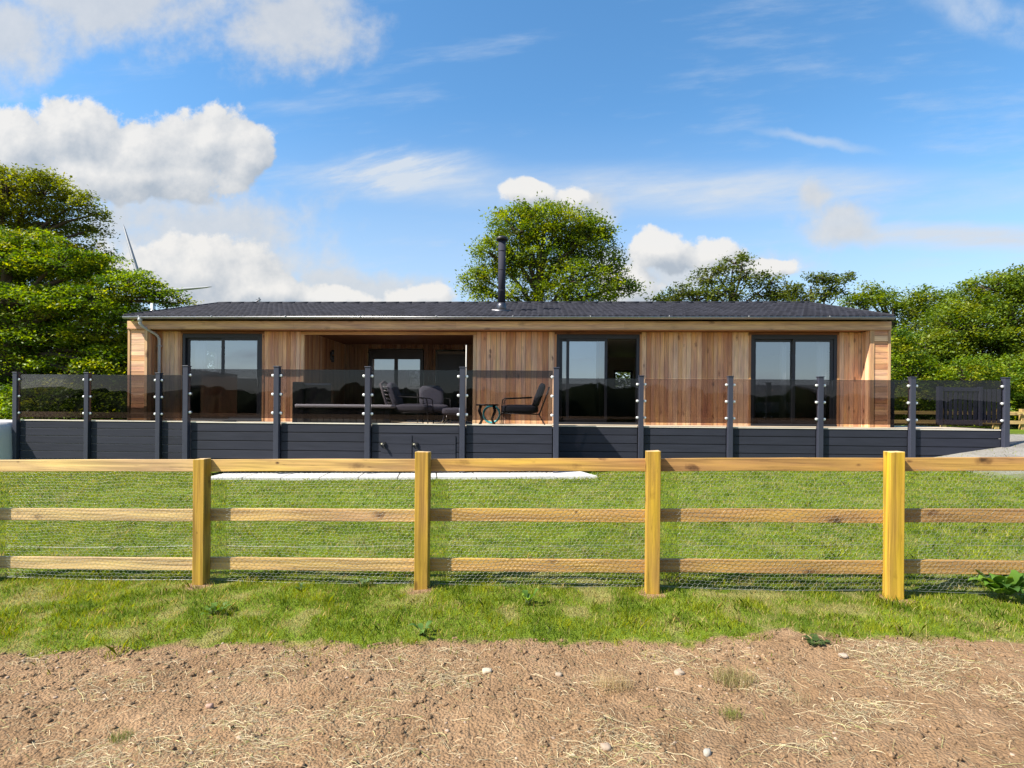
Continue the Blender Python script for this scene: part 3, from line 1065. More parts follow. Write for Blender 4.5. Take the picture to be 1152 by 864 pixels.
M_CLIP = attr_mat('satin_steel', .5, .4, .05, (10, 10, 10), 2, 0, .5)
ba = balustrade('tall smoked glass balustrade in front of the porch, standing furthest forward on the deck', PA, DA, 2.30, 2.255, TA + .085, .15)
bb = balustrade('smoked glass balustrade in front of the middle and right doors, ending at the gravel bank', PB, DB, 2.225, 2.175, TB + .085, .1, extra=[(1.0, PB[0])])
bc = balustrade('smoked glass balustrade left of the lodge, in front of the big trees', PC, DC, 2.265, 2.235, TC + .06, .05, extra=[(PC[-1], -6.85)])
for par, s, d0, d1, gt, gb in ((ba, -6.70, DA + .06, DC - .06, 2.255, 1.235), (ba, .98, DA + .06, DB - .14, 2.255, 1.235)):
    m = MB()
    m.box(s - .005, s + .005, d0, d1, gb, gt)
    m.build('glass_pane', M_TINT, par)
m = MB()
m.box(9.10, 9.22, .2, .32, FLOOR, 2.2, POSTC)
m.build('post', M_POST, bb, bevel=.006)

gate = lodge_thing('slatted_gate', 11.42, 1.75, FLOOR, 'charcoal slatted gate standing at the far right corner of the deck behind the glass', 'gate', rz=R(4))
m = MB()
for x0, x1 in ((-.12, 0), (1.00, 1.08)): m.box(x0, x1, -.05, .05, .02, 1.06, (.06, .066, .10))
for z0, z1 in ((.05, .17), (.94, 1.04)): m.box(.002, .998, -.03, .03, z0, z1, (.06, .066, .10))
m.build('gate_frame', M_POST, gate, bevel=.004)
m = MB()
for k in range(7): m.box(.06 + k * .135, .145 + k * .135, -.015, .015, .172, .938, jit((.055, .06, .09), .15))
m.build('gate_slats', M_SLATE, gate)
m = MB()
for k in range(4): m.box(1.12 + k * .135, 1.205 + k * .135, -.015, .015, .10, 1.0, jit((.055, .06, .09), .15))
m.box(1.082, 1.62, .017, .04, .15, .22, SLATE)
m.box(1.082, 1.62, .017, .04, .85, .92, SLATE)
m.build('side_panel', M_SLATE, gate)

# paving strip on the lawn below the deck
q = [Vector((-6.1, 10.94, 0)), Vector((1.66, 10.55, 0)), Vector((1.42, 11.45, 0)), Vector((-6.1, 11.85, 0))]
pv = MB()
nseg = 10
for k in range(nseg):
    t0, t1 = k / nseg + .0015, (k + 1) / nseg - .0015
    a, b, c, e = q[0].lerp(q[1], t0), q[0].lerp(q[1], t1), q[3].lerp(q[2], t1), q[3].lerp(q[2], t0)
    zz = [float(ground_h(p.x, p.y)) for p in (a, b, c, e)]
    vs = [(p.x, p.y, z - .05) for p, z in zip((a, b, c, e), zz)] + [(p.x, p.y, z + .05) for p, z in zip((a, b, c, e), zz)]
    pv.add(vs, [(4, 5, 6, 7), (0, 1, 5, 4), (1, 2, 6, 5), (2, 3, 7, 6), (3, 0, 4, 7)], jit((.50, .49, .47), .08))
tag(pv.build('paving', M_CONC, None, bevel=.005), kind='structure')

# ------------------------------------------------------------------ furniture on the deck


def cushion(x0, x1, y0, y1, z0, z1, r, c, tilt=0.0, pivot=None, seams=0):
    """a soft block: subdivided rounded box, tilted about its y axis through the pivot"""
    n = 6
    mb = MB()
    cx, cy, cz = (x0 + x1) / 2, (y0 + y1) / 2, (z0 + z1) / 2
    hx, hy, hz = (x1 - x0) / 2, (y1 - y0) / 2, (z1 - z0) / 2
    import bmesh
    bm = bmesh.new()
    bmesh.ops.create_cube(bm, size=2)
    bmesh.ops.subdivide_edges(bm, edges=bm.edges[:], cuts=n, use_grid_fill=True)
    vs = []
    for v in bm.verts:
        p = v.co
        e = 5.0
        L = (abs(p.x) ** e + abs(p.y) ** e + abs(p.z) ** e) ** (1 / e)
        x, y, z = p.x / L * hx, p.y / L * hy, p.z / L * hz
        puff = 1 + .10 * (1 - (p.x) ** 2) * (1 - (p.y) ** 2)
        z *= puff
        X, Y, Z = cx + x, cy + y, cz + z
        if tilt:
            px, pz = pivot
            ca, sa = math.cos(tilt), math.sin(tilt)
            X, Z = px + (X - px) * ca + (Z - pz) * sa, pz - (X - px) * sa + (Z - pz) * ca
        vs.append((X, Y, Z))
    bm.verts.index_update()
    fs = [[v.index for v in f.verts] for f in bm.faces]
    bm.free()
    mb.add(vs, fs, c)
    return mb


def lounge_chair(loc_s, loc_d, rz, label, cc, mesh_back=False):
    """faces local +x"""
    t = lodge_thing('lounge_chair', loc_s, loc_d, FLOOR, label, 'chair', 'lounge chairs on the deck', rz)
    k = (.02, .021, .024)
    for y in (-.33, .33):
        fr = MB()
        fr.tube([(.46, y, 0), (.45, y, .38), (.43, y, .56), (.38, y, .60), (-.22, y, .63)], .013, 8, k)
        fr.build('side_frame', M_POST, t, True)
        bl = MB()
        bl.tube([(-.52, y, 0), (-.38, y, .24), (-.52, y, .62), (-.60, y, .86)], .014, 8, k)
        bl.build('leg', M_POST, t, True)
    r_ = MB()
    for x_, z_ in ((.44, .26), (-.37, .26)): r_.tube([(x_, -.33, z_), (x_, .33, z_)], .012, 8, k)
    for y in (-.3, 0, .3): r_.tube([(-.37, y, .25), (.44, y, .27)], .010, 6, k)
    r_.build('seat_frame', M_POST, t, True)
    cushion(-.36, .47, -.32, .32, .27, .46, .05, cc).build('seat_cushion', M_FABRIC, t, True)
    cushion(-.36, -.20, -.31, .31, .40, .95, .05, cc, R(-20), (-.30, .42)).build('back_cushion', M_FABRIC, t, True)
    if mesh_back:
        b = MB()
        for k2 in range(7): b.tube([(-.46, -.33, .30 + k2 * .09), (-.52 - k2 * .022, 0, .32 + k2 * .09), (-.46, .33, .30 + k2 * .09)], .012, 6, (.42, .40, .40))
        b.tube([(-.42, -.34, .28), (-.62, -.33, .90), (-.63, 0, .97), (-.62, .33, .90), (-.42, .34, .28)], .03, 8, (.22, .20, .20))
        b.build('woven_back', M_FABRIC, t, True)
    return t


GREYF, DARKF = (.14, .14, .165), (.035, .038, .05)
lounge_chair(.28, -1.0, PI, 'dark cushioned metal-framed armchair facing left, in front of the boarded wall', DARKF)
lounge_chair(-2.28, -.95, 0, 'grey woven-backed lounge chair facing right beside the low tub', GREYF, True)
lounge_chair(-1.95, .1, R(-70), 'grey cushioned chair turned to the camera behind the woven-backed chair', (.17, .17, .20))
fo = lodge_thing('footstool', -1.28, -.9, FLOOR, 'small grey cushioned footstool with thin splayed legs in front of the woven-backed chair', 'footstool')
cushion(-.27, .27, -.25, .25, .22, .38, .05, GREYF).build('cushion', M_FABRIC, fo, True)
for x_ in (-1, 1):
    for y_ in (-1, 1): MB().tube([(x_ * .20, y_ * .18, .23), (x_ * .27, y_ * .23, 0)], .012, 8, (.3, .3, .3)).build('leg', M_STEEL, fo, True)

tub = lodge_thing('garden_tub', -3.65, -.75, FLOOR, 'low black tub with a pale rim standing on the deck in front of the porch', 'tub')
m = MB()
m.box(-1.05, 1.05, -.75, .75, .03, .36, (.010, .010, .012))
for k in range(14): m.box(-1.03 + k * .148, -1.03 + k * .148 + .14, -.765, -.752, .04, .35, jit((.012, .012, .014), .3))
m.build('cabinet', M_VINYL, tub, bevel=.02)
m = MB()
m.box(-1.09, 1.09, -.80, .80, .365, .44, (.62, .62, .64))
m.build('rim', M_PAINT, tub, bevel=.025)
cov = lodge_thing('tub_cover', -4.50, -.98, FLOOR, 'glossy black folded cover standing upright at the left end of the low tub', 'cover')
m = MB()
m.box(-.46, .42, -.12, -.02, .0, .93, (.010, .010, .012))
m.box(-.45, .40, .0, .10, .0, .90, (.010, .010, .012))
m.build('panel', M_VINYL, cov, bevel=.045)
MB().box(-.47, -.20, -.19, -.125, .0, .95, (.008, .008, .01)).build('strap', M_FABRIC, cov, bevel=.03)

st = lodge_thing('side_table', -.56, -.55, FLOOR, 'small black round side table on thin curved legs between the two armchairs', 'side table')
m = MB()
m.tube([(0, 0, .44), (0, 0, .475)], .27, 24, (.014, .014, .016))
m.build('table_top', M_POST, st, True)
for a in range(4):
    an = PI / 4 + a * PI / 2
    MB().tube([(.22 * math.cos(an), .22 * math.sin(an), .44), (.26 * math.cos(an), .26 * math.sin(an), .32), (.16 * math.cos(an), .16 * math.sin(an), .12), (.24 * math.cos(an), .24 * math.sin(an), 0)], .02, 8, (.014, .014, .016)).build('leg', M_POST, st, True)
m = MB()
for k in range(7):
    pts = []
    for i in range(25):
        a = 2 * PI * i / 24
        rr = .20 + .012 * math.sin(3 * a + k)
        pts.append(lp(-.50 + rr * math.cos(a), -.05 + .018 * k + .01 * math.sin(2 * a + k), FLOOR + .235 + rr * math.sin(a) * 1.02))
    m.tube(pts, .014, 6, jit((.02, .30, .34), .15))
tag(m.build('coiled_hose', M_PAINT, None, True), 'turquoise hose coiled upright against the wall behind the side table', 'hose')
sk = MB()
q = lp(-.22, WALL_D - .03, FLOOR + .24)
sk.box(-.07, .07, -.03, .03, 0, .15, (.72, .72, .70))
so_ = sk.build('power_socket', M_PAINT, None, bevel=.01)
so_.location = q
so_.rotation_euler = (0, 0, LODGE_RZ)
tag(so_, 'white weatherproof socket on the cedar wall near the deck floor', 'socket')
f2 = MB()
f2.box(-.03, .03, -.036, -.031, .05, .10, (.05, .05, .05))
f2.build('socket_cover', M_PAINT, so_)
pl = lodge_thing('parasol_pole', -1.06, -.6, FLOOR, 'slim white pole standing upright in front of the dark porch doorway', 'pole')
MB().tube([(0, 0, .05), (0, 0, 1.86)], .013, 10, (.50, .47, .42)).build('pole', M_PAINT, pl, True)
MB().tube([(0, 0, 0), (0, 0, .06)], .16, 16, (.03, .03, .03)).build('base', M_PAINT, pl, True)

# tarpaulin-covered thing at the left end of the deck
tp = empty('covered_store', (-13.35, 13.9, float(ground_h(-13.35, 13.9))), 0, 'grey tarpaulin draped over a bulky green-based store left of the deck', 'covered store')
vs, fs = [], []
nu, nv = 64, 14
for j in range(nv + 1):
    t = j / nv
    for i in range(nu):
        a = 2 * PI * i / nu
        sq = 1 / max(abs(math.cos(a)) ** 4 + abs(math.sin(a)) ** 4, 1e-6) ** .25
        prof = math.sin(min(1, t * 1.7) * PI / 2)
        fold = (.085 * math.sin(a * 9 + 1.3 * math.sin(a * 4)) + .03 * math.sin(a * 17)) * max(0, t - .25)
        rx, ry = (.92 * prof + fold) * sq, (.72 * prof + fold) * sq
        z = 1.20 - .14 * min(t * 1.7, 1) ** 2.5 - max(0, t - .45) * 1.78 + .05 * math.sin(a * 7 + 2) * (t > .9)
        vs.append((rx * math.cos(a), ry * math.sin(a), z))
for j in range(nv):
    for i in range(nu): fs.append((j * nu + i, (j + 1) * nu + i, (j + 1) * nu + (i + 1) % nu, j * nu + (i + 1) % nu))
MB().add(vs, fs, (.56, .53, .51)).build('tarpaulin', attr_mat('tarpaulin', .7, 0, .2, (6, 6, 2), 5, .3, .5), tp, True)
MB().box(-.8, .8, -.62, .62, 0, .4, (.02, .16, .10)).build('base', M_PAINT, tp, bevel=.02)

# ------------------------------------------------------------------ post-and-rail fence with wire netting
TF = .083
FRZ = -math.atan(TF)
fn = math.hypot(1, TF)
FY0 = 4.43                                # front of the posts on the camera's axis


def fp(s, d, z=0.0):
    return Vector((s / fn + d * TF / fn, FY0 - s * TF / fn + d / fn, z))


fence = empty('post_and_rail_fence', (0, FY0, 0), FRZ, 'new yellow pine post-and-rail fence with wire netting crossing the lawn in front', 'fence')


def fz_ground(s): return .0188 * s + .0


FPOSTS = [(-4.70, 1.04), (-2.65, 1.08), (-.735, 1.13), (1.125, 1.13), (2.945, 1.115), (4.72, 1.08)]
POST_W = [.105, .098, .112, .105, .107, .105]
for (s, hgt), w in zip(FPOSTS, POST_W):
    m = MB()
    z0, z1 = fz_ground(s) - .15, fz_ground(s) + hgt
    tone = jit((.38, .232, .038), .14)
    # slightly rough-sawn: four corners drift a little
    vs = []
    for z in (z0, z0 + .5, z1 - .006):
        for x_, y_ in ((-w / 2, 0), (w / 2, 0), (w / 2, .098), (-w / 2, .098)):
            vs.append((s + x_ + random.uniform(-.002, .002), y_ + random.uniform(-.002, .002), z + (random.uniform(-.004, .004) if z > .5 else 0)))
    fs = [(3, 2, 1, 0), (8, 9, 10, 11)]
    for r_ in range(2):
        for k in range(4): fs.append((r_ * 4 + k, r_ * 4 + (k + 1) % 4, r_ * 4 + 4 + (k + 1) % 4, r_ * 4 + 4 + k))
    m.add(vs, fs, tone)
    m.c[-9:] = [tone] * 9
    m.c[1 - 10] = (.56, .40, .20)
    m.build('post', M_PINE_V, fence, bevel=.004)
# rails nailed on behind the posts, butted at the post centres: heights at s = -4.5 and 3.6
RAILS = [((.868, .984), (1.022, 1.118)), ((.436, .545), (.625, .722)), ((.005, .122), (.222, .335))]


def lerp(a, b, t): return a + (b - a) * t


for k, ((l0, l1), (h0, h1)) in enumerate(RAILS):
    cuts = [-4.70, -2.65, -.735, 1.125, 2.945, 4.72]
    for a, b in zip(cuts[:-1], cuts[1:]):
        t0, t1 = (a + 4.5) / 8.1, (b + 4.5) / 8.1
        a_, b_ = a + .002, b - .002
        # keep 0.10 m board depth and smooth the rail line so it sits parallel to the ground
        zc0, zc1 = lerp((l0 + l1) / 2, (h0 + h1) / 2, t0), lerp((l0 + l1) / 2, (h0 + h1) / 2, t1)
        hw = .0515
        th = .036 + random.uniform(-.002, .002)
        y0 = .100
        n = 8
        m = MB()
        vs = []
        for i in range(n + 1):
            u = i / n
            x_ = lerp(a_, b_, u)
            z_ = lerp(zc0, zc1, u) + .004 * math.sin(u * 3.1 + k)
            for y_, dz in ((y0, -hw), (y0, hw), (y0 + th, hw), (y0 + th, -hw)):
                vs.append((x_, y_ + random.uniform(-.0006, .0006), z_ + dz + random.uniform(-.0012, .0012)))
        fs = [(0, 3, 2, 1), tuple(n * 4 + j for j in range(4))]
        for i in range(n):
            for j in range(4): fs.append((i * 4 + j, i * 4 + (j + 1) % 4, i * 4 + 4 + (j + 1) % 4, i * 4 + 4 + j))
        m.add(vs, fs, jit([(.58, .40, .18), (.53, .335, .13), (.43, .25, .075), (.39, .225, .072), (.35, .20, .07)][cuts.index(a)], .06))  # paler left, darker right: angle-dependent gloss put into the rail colours
        m.build('rail', M_PINE_H, fence, bevel=.003)


def netting():
    """hexagonal wire netting stretched between posts and rails"""
    cw, ch = .042, .036
    s0, s1 = -4.6, 4.6
    segs = []
    nr = int(.99 / (ch * .75)) + 1
    ncol = int((s1 - s0) / cw)
    for r_ in range(nr):
        off = (r_ % 2) * cw / 2
        zc = r_ * ch * .75
        for c_ in range(ncol):
            x = s0 + c_ * cw + off
            segs.append(((x - cw / 2, zc), (x, zc + ch * .25)))
            segs.append(((x, zc + ch * .25), (x + cw / 2, zc)))
            segs.append(((x, zc + ch * .25), (x, zc + ch * .75)))
    A = np.array([s[0] for s in segs])
    B = np.array([s[1] for s in segs])

    def place(Q):
        s, z = Q[:, 0], Q[:, 1]
        sag = .012 * np.sin(s * 3.1) * np.sin(z * 4) + .006 * np.sin(s * 9.3)
        top = lerp(.868, 1.022, (s + 4.5) / 8.1) - .0
        bot = .0188 * s + .028 + .012 * np.sin(s * 2.3)
        zz = bot + (top - bot) * z / .98
        jx = (vn(s * 40, z * 40, 3) - .5) * .010 + (vn(s * 4, z * 4, 23) - .5) * .045
        jz = (vn(s * 40, z * 40, 9) - .5) * .010 + (vn(s * 3, z * 5, 29) - .5) * .040 * np.minimum(1, z * 4)
        return np.stack([s + jx, .090 + .0065 * np.sin(s * 5 + z * 7) - np.abs(sag) * .4, zz + jz], -1)
    PA_, PB_ = place(A), place(B)
    keep = PB_[:, 2] < lerp(.868, 1.022, (A[:, 0] + 4.5) / 8.1) + .01
    PA_, PB_ = PA_[keep], PB_[keep]
    d = PB_ - PA_
    d /= np.linalg.norm(d, axis=1)[:, None]
    up = np.tile(np.array([[0., 1., 0.]]), (len(d), 1))
    a = np.cross(d, up)
    a /= np.linalg.norm(a, axis=1)[:, None]
    r = .00082
    dirs = [a * r, (-a * .5 + up * .87) * r, (-a * .5 - up * .87) * r]
    V = np.stack([PA_ + q for q in dirs] + [PB_ + q for q in dirs], 1)
    n = len(V)
    base = np.arange(n)[:, None] * 6
    F_ = np.concatenate([base + np.array([[0, 1, 4, 3]]), base + np.array([[1, 2, 5, 4]]), base + np.array([[2, 0, 3, 5]])])
    C = np.tile(np.array([[.38, .40, .36]]), (len(F_), 1))
    o = np_mesh('wire_netting', V.reshape(-1, 3), F_, C, M_WIRE, fence)
    m = MB()
    for hz in (.03, .36):
        for a_, b_ in zip([p[0] for p in FPOSTS][:-1], [p[0] for p in FPOSTS][1:]):
            pts = []
            for i in range(13):
                u = i / 12
                s = lerp(a_, b_, u)
                pts.append((s, .088, .0188 * s + hz - .018 * math.sin(u * PI) + (.005 if hz < .1 else .0 + .012 * s)))
            m.tube(pts, .0011, 5, (.36, .37, .36))
    m.build('line_wire', M_WIRE, fence, True)


netting()

# a second post-and-rail fence far right behind the deck
bf = empty('boundary_fence', at(1060, 483, 19.5), 0, 'weathered pine post-and-rail fence behind the deck at the right, below the trees', 'fence')
bl = bf.location.copy()
xs_ = [at(p, 480, 19.5).x for p in (995, 1061, 1128 - 8, 1150, 1215)]
gz = .87
for x_ in xs_:
    m = MB()
    m.box(x_ - bl.x - .075, x_ - bl.x + .075, -.06, .06, gz - .2 - bl.z, gz + .74 - bl.z, jit((.50, .34, .13), .15))
    m.build('post', M_PINE_V, bf, bevel=.005)
for a, b in zip(xs_[:-1], xs_[1:]):
    for z0 in (.20, .52):
        m = MB()
        m.box(a - bl.x + .002, b - bl.x - .002, -.10, -.063, gz + z0 - bl.z, gz + z0 + .125 - bl.z, jit((.54, .37, .15), .12))
        m.build('rail', M_PINE_H, bf, bevel=.004)

# ------------------------------------------------------------------ wind turbine far behind
hub = at(163, 329, 300)
wt = empty('wind_turbine', (hub.x, hub.y + 4, .5), R(-19.4), 'grey wind turbine far off behind the left trees, two blade tips showing', 'wind turbine')
hz_ = hub.z - .5
m = MB()
m.tube([(0, 2, 0), (0, 2, hz_)], [2.0, 1.1], 16, (.5, .5, .52))
m.build('tower', M_PAINT, wt, True)
m = MB()
m.tube([(0, 4, hz_), (0, -2.5, hz_), (0, -4.8, hz_)], [1.5, 1.4, .4], 12, (.5, .5, .52))
m.build('nacelle', M_PAINT, wt, True)
for k in range(3):
    an = R(120 - 120 * k)
    o = Vector((0, -3.6, hz_))
    b = Vector((math.cos(an), math.sin(an) * math.sin(R(8)), math.sin(an) * math.cos(R(8)))) * 49
    m = MB()
    m.tube([o, o + b * .06, o + b * .2, o + b * .6, o + b * .92, o + b], [.7, .7, 1.25, .85, .45, .08], 10, (.17, .18, .20))
    m.build('blade', M_PAINT, wt, True)


# ------------------------------------------------------------------ trees
def leaf_cloud(C, N, size, cols, seed, up=.9, aspect=.5):
    """C (n,3) leaf centres, N count; returns verts, faces, cols of diamond leaves"""
    g = np.random.default_rng(seed)
    n = len(C)
    nrm = g.normal(size=(n, 3))
    nrm[:, 2] = np.abs(nrm[:, 2]) + up
    nrm /= np.linalg.norm(nrm, axis=1)[:, None]
    u = g.normal(size=(n, 3))
    u -= nrm * (u * nrm).sum(1)[:, None]
    u /= np.linalg.norm(u, axis=1)[:, None]
    w = np.cross(nrm, u)
    L = size * g.uniform(.6, 1.35, (n, 1))
    W_ = L * aspect * g.uniform(.8, 1.2, (n, 1))
    V = np.stack([C - u * L * .5, C + w * W_ * .5 - nrm * L * .06, C + u * L * .5 - nrm * L * .12, C - w * W_ * .5 - nrm * L * .06], 1).reshape(-1, 3)
    F_ = np.arange(n)[:, None] * 4 + np.array([[0, 1, 2, 3]])
    return V, F_, cols


def tree(name, label, cat, group, base, top, trunk_r, lobes, D, leaf, dens, palette, seed, flat=.6, sub_r=.42, twig=.02, depth=1.0, open_=0.0, clump=80):
    """lobes: (px, py, half-width, half-height) of leaf masses as seen at distance D, optional extra distance"""
    g = np.random.default_rng(seed)
    rn = random.Random(seed)
    t = empty(name, base, 0, label, cat, group)
    bx = Vector(base)
    ppm = F / D
    top = Vector(top) - bx
    tk = MB()
    bark = (.085, .068, .05)
    mid = top * .5 + Vector((rn.uniform(-.3, .3), rn.uniform(-.3, .3), 0))
    spine = [Vector((0, 0, -.2)), Vector((0, 0, .25)), mid * .55 + Vector((0, 0, .1)), mid, top * .78, top]
    tk.tube(spine, [trunk_r * 1.35, trunk_r * 1.05, trunk_r * .9, trunk_r * .75, trunk_r * .5, trunk_r * .22], 10, bark)
    centres, ccol = [], []
    for lb in lobes:
        px, py, rx, ry = lb[:4]
        dd = D + (lb[4] if len(lb) > 4 else g.uniform(-.22, .22) * (rx / ppm) * depth * 2)
        c = at(px, py, dd) - bx
        k = dd / F
        RX, RZ = rx * k, ry * k
        RY = RX * depth
        # limb from the trunk to the mass
        hgt = max(.15, min(.92, (c.z - RZ * .6) / max(top.z, .1) * .72))
        p0 = top * hgt if hgt > .5 else spine[2].lerp(mid, hgt * 2)
        p3 = c + Vector((0, 0, -RZ * .25))
        m1 = p0.lerp(p3, .4) + Vector((rn.uniform(-.2, .2), rn.uniform(-.2, .2), .18 * (p3 - p0).length * .5))
        m2 = p0.lerp(p3, .75) + Vector((rn.uniform(-.15, .15), rn.uniform(-.15, .15), .12 * (p3 - p0).length * .5))
        lr = trunk_r * .34
        tk.tube([p0, m1, m2, p3], [lr, lr * .7, lr * .45, lr * .22], 7, bark)
        area = rx * ry * PI
        nl = int(area * dens * 2.2)
        ns = max(6, int(nl / clump))
        d = g.normal(size=(ns, 3))
        d /= np.linalg.norm(d, axis=1)[:, None]
        rad = g.uniform(.25, 1, (ns, 1)) ** .45
        sc_ = np.array([RX, RY, RZ])
        sub = np.array(c) + d * rad * sc_
        for j in range(ns):
            if j % 2 == 0:
                q = Vector(sub[j])
                mm = p3.lerp(q, .5) + Vector((rn.uniform(-.1, .1), rn.uniform(-.1, .1), .05))
                tk.tube([p3, mm, q], [twig * 1.5, twig, twig * .35], 4, bark, False)
        srad = sub_r * g.uniform(.65, 1.35, (ns, 1))
        tone = g.uniform(0, 1, ns)
        hue = g.uniform(0, 1, ns)
        for j in range(ns):
            if g.uniform() < open_: continue
            m_ = int(clump * g.uniform(.6, 1.4))
            P_ = g.normal(size=(m_, 3)) * np.array([1, 1, flat]) * srad[j] * .46
            # droop outwards: sprays hang a little at their ends
            P_[:, 2] -= .22 * np.hypot(P_[:, 0], P_[:, 1])
            centres.append(sub[j] + P_)
            a, b, c3 = np.array(palette[0]), np.array(palette[1]), np.array(palette[2])
            base_c = (a * (1 - tone[j]) + b * tone[j]) * (.72 + .5 * tone[j])
            if hue[j] > .82: base_c = base_c * .6 + c3 * .4
            ccol.append(base_c[None] * g.uniform(.80, 1.2, (m_, 1)))
    tk.build('trunk', M_BARK, t, True)
    C = np.concatenate(centres)
    V, F_, CC = leaf_cloud(C, len(C), leaf * .68, np.concatenate(ccol), seed + 1)
    np_mesh('crown', V, F_, CC, M_LEAF, t)
    return t


G_OAK = [(0.097, 0.133, 0.02), (0.205, 0.23, 0.027), (0.302, 0.266, 0.023)]
G_BEECH = [(0.054, 0.125, 0.014), (0.177, 0.254, 0.016), (0.473, 0.449, 0.014)]
G_MID = [(.045, .078, .018), (.090, .120, .022), (.14, .14, .022)]
G_SYC = [(0.076, 0.139, 0.018), (0.186, 0.243, 0.024), (0.312, 0.312, 0.024)]


def gb(px, D): return (at(px, 480, D).x, D, float(ground_h(at(px, 480, D).x, D)))


tree('oak_tree', 'tall airy oak with feathery outer sprays at the top left, behind the layered tree', 'tree', 'trees round the lodge',
     gb(-40, 22), at(5, 215, 22), .35,
     [(8, 213, 42, 32), (48, 215, 36, 22), (84, 228, 26, 14), (108, 240, 14, 6), (62, 250, 42, 16), (15, 250, 50, 24), (-50, 220, 60, 50), (-60, 300, 80, 60), (100, 258, 16, 6), (40, 285, 50, 30), (90, 290, 40, 20), (0, 330, 70, 40), (80, 340, 60, 35)],
     22, .165, .85, G_OAK, 11, .55, .40, .02, .8, .12)
tree('beech_tree', 'broad layered bright green tree overhanging the left end of the lodge', 'tree', 'trees round the lodge',
     gb(-10, 18.6), at(10, 290, 18.6), .38,
     [(15, 290, 55, 20), (68, 296, 48, 17), (112, 300, 36, 15), (148, 318, 36, 15), (180, 333, 26, 9), (200, 340, 14, 5), (95, 338, 56, 18), (40, 340, 66, 20), (-30, 290, 70, 40), (-50, 370, 80, 40), (55, 378, 66, 22), (118, 372, 48, 20), (148, 360, 30, 15),
      (20, 412, 60, 22), (90, 416, 52, 20), (128, 410, 32, 22), (-50, 450, 80, 35), (30, 268, 40, 10), (60, 452, 70, 25), (120, 450, 40, 30), (20, 470, 60, 30), (150, 400, 24, 30), (150, 440, 24, 30)],
     18.6, .155, 1.0, G_BEECH, 23, .34, .46, .018, .75, .04)
tree('sycamore_tree', 'full round tree rising behind the middle of the roof beside the flue', 'tree', 'trees round the lodge',
     gb(590, 29), at(612, 262, 29), .42,
     [(622, 252, 50, 24), (582, 258, 34, 20), (560, 286, 28, 22), (546, 312, 26, 15), (602, 292, 45, 28), (652, 270, 40, 26), (678, 298, 26, 26), (692, 322, 24, 16), (640, 312, 42, 20), (572, 332, 40, 12), (712, 322, 10, 6), (562, 238, 12, 6), (530, 322, 12, 6), (600, 234, 32, 10), (549, 272, 9, 5), (650, 335, 50, 12), (668, 258, 22, 14)],
     29, .22, .90, G_SYC, 37, .6, .56, .025, .8, .08)
SP = [(0.058, 0.089, 0.017), (0.11, 0.142, 0.025), (0.157, 0.157, 0.031)]
tree('sparse_tree', 'open thin-branched tree above the roof between the round tree and the last sprig', 'tree', 'trees round the lodge',
     gb(820, 31), at(825, 318, 31), .24,
     [(748, 336, 16, 7), (772, 328, 20, 10), (798, 312, 22, 11), (826, 295, 18, 7), (842, 310, 22, 11), (868, 316, 18, 9), (815, 330, 28, 10), (858, 331, 24, 9), (785, 335, 25, 8), (808, 303, 9, 5), (835, 288, 8, 3), (745, 338, 24, 6), (880, 332, 22, 8)],
     31, .24, .75, SP, 41, .6, .42, .025, .8, .06, 34)
tree('hawthorn_tree', 'small wind-blown tree with open outline above the right third of the roof', 'tree', 'trees round the lodge',
     gb(915, 30), at(912, 322, 30), .16,
     [(895, 328, 13, 10), (918, 312, 14, 8), (938, 316, 16, 7), (952, 311, 7, 4), (925, 330, 18, 8), (942, 330, 10, 7), (905, 340, 20, 8)],
     30, .23, .78, SP, 43, .6, .40, .022, .8, .05, 34)
tree('elm_tree', 'yellow-green bushy tree just right of the roof end, with a sprig standing up', 'tree', 'trees round the lodge',
     gb(1010, 26), at(1005, 345, 26), .25,
     [(978, 322, 6, 5), (972, 333, 13, 7), (1000, 338, 30, 13), (1040, 336, 30, 11), (1062, 342, 25, 14), (1050, 360, 40, 20), (962, 340, 24, 8), (988, 333, 18, 8), (1025, 350, 22, 12), (1020, 390, 28, 22), (1050, 400, 40, 30)],
     26, .19, .9, G_SYC, 47, .6, .48, .02, .8, .05)
tree('maple_tree', 'tallest full-leaved tree at the right edge, behind the end of the deck', 'tree', 'trees round the lodge',
     gb(1140, 23.5), at(1135, 330, 23.5), .35,
     [(1118, 322, 36, 16), (1150, 320, 48, 20), (1092, 342, 28, 16), (1085, 368, 50, 24), (1135, 360, 60, 34), (1190, 340, 50, 40), (1048, 392, 38, 22), (1100, 400, 56, 30), (1160, 410, 60, 40), (1200, 400, 60, 50)],
     23.5, .175, .95, G_SYC, 53, .5, .48, .02, .8, .03)
tree('hazel_shrub', 'dense dark green shrub growing against the right end of the lodge', 'shrub', 'shrubs behind the deck',
     gb(1030, 21.5), at(1028, 425, 21.5), .10,
     [(1018, 400, 16, 26), (1035, 425, 28, 26), (1022, 450, 28, 24), (1060, 440, 28, 26), (1050, 465, 30, 14), (1010, 380, 10, 16)],
     21.5, .15, 1.0, G_BEECH, 59, .5, .40, .015, .8, .03)
tree('elder_shrub', 'wide leafy shrub behind the slatted gate at the right edge', 'shrub', 'shrubs behind the deck',
     gb(1120, 21.2), at(1118, 425, 21.2), .10,
     [(1090, 425, 34, 26), (1130, 430, 40, 30), (1165, 440, 40, 34), (1100, 458, 36, 18), (1145, 462, 38, 16), (1185, 465, 30, 20)],
     21.2, .15, 1.0, G_BEECH, 61, .5, .40, .015, .8, .03)

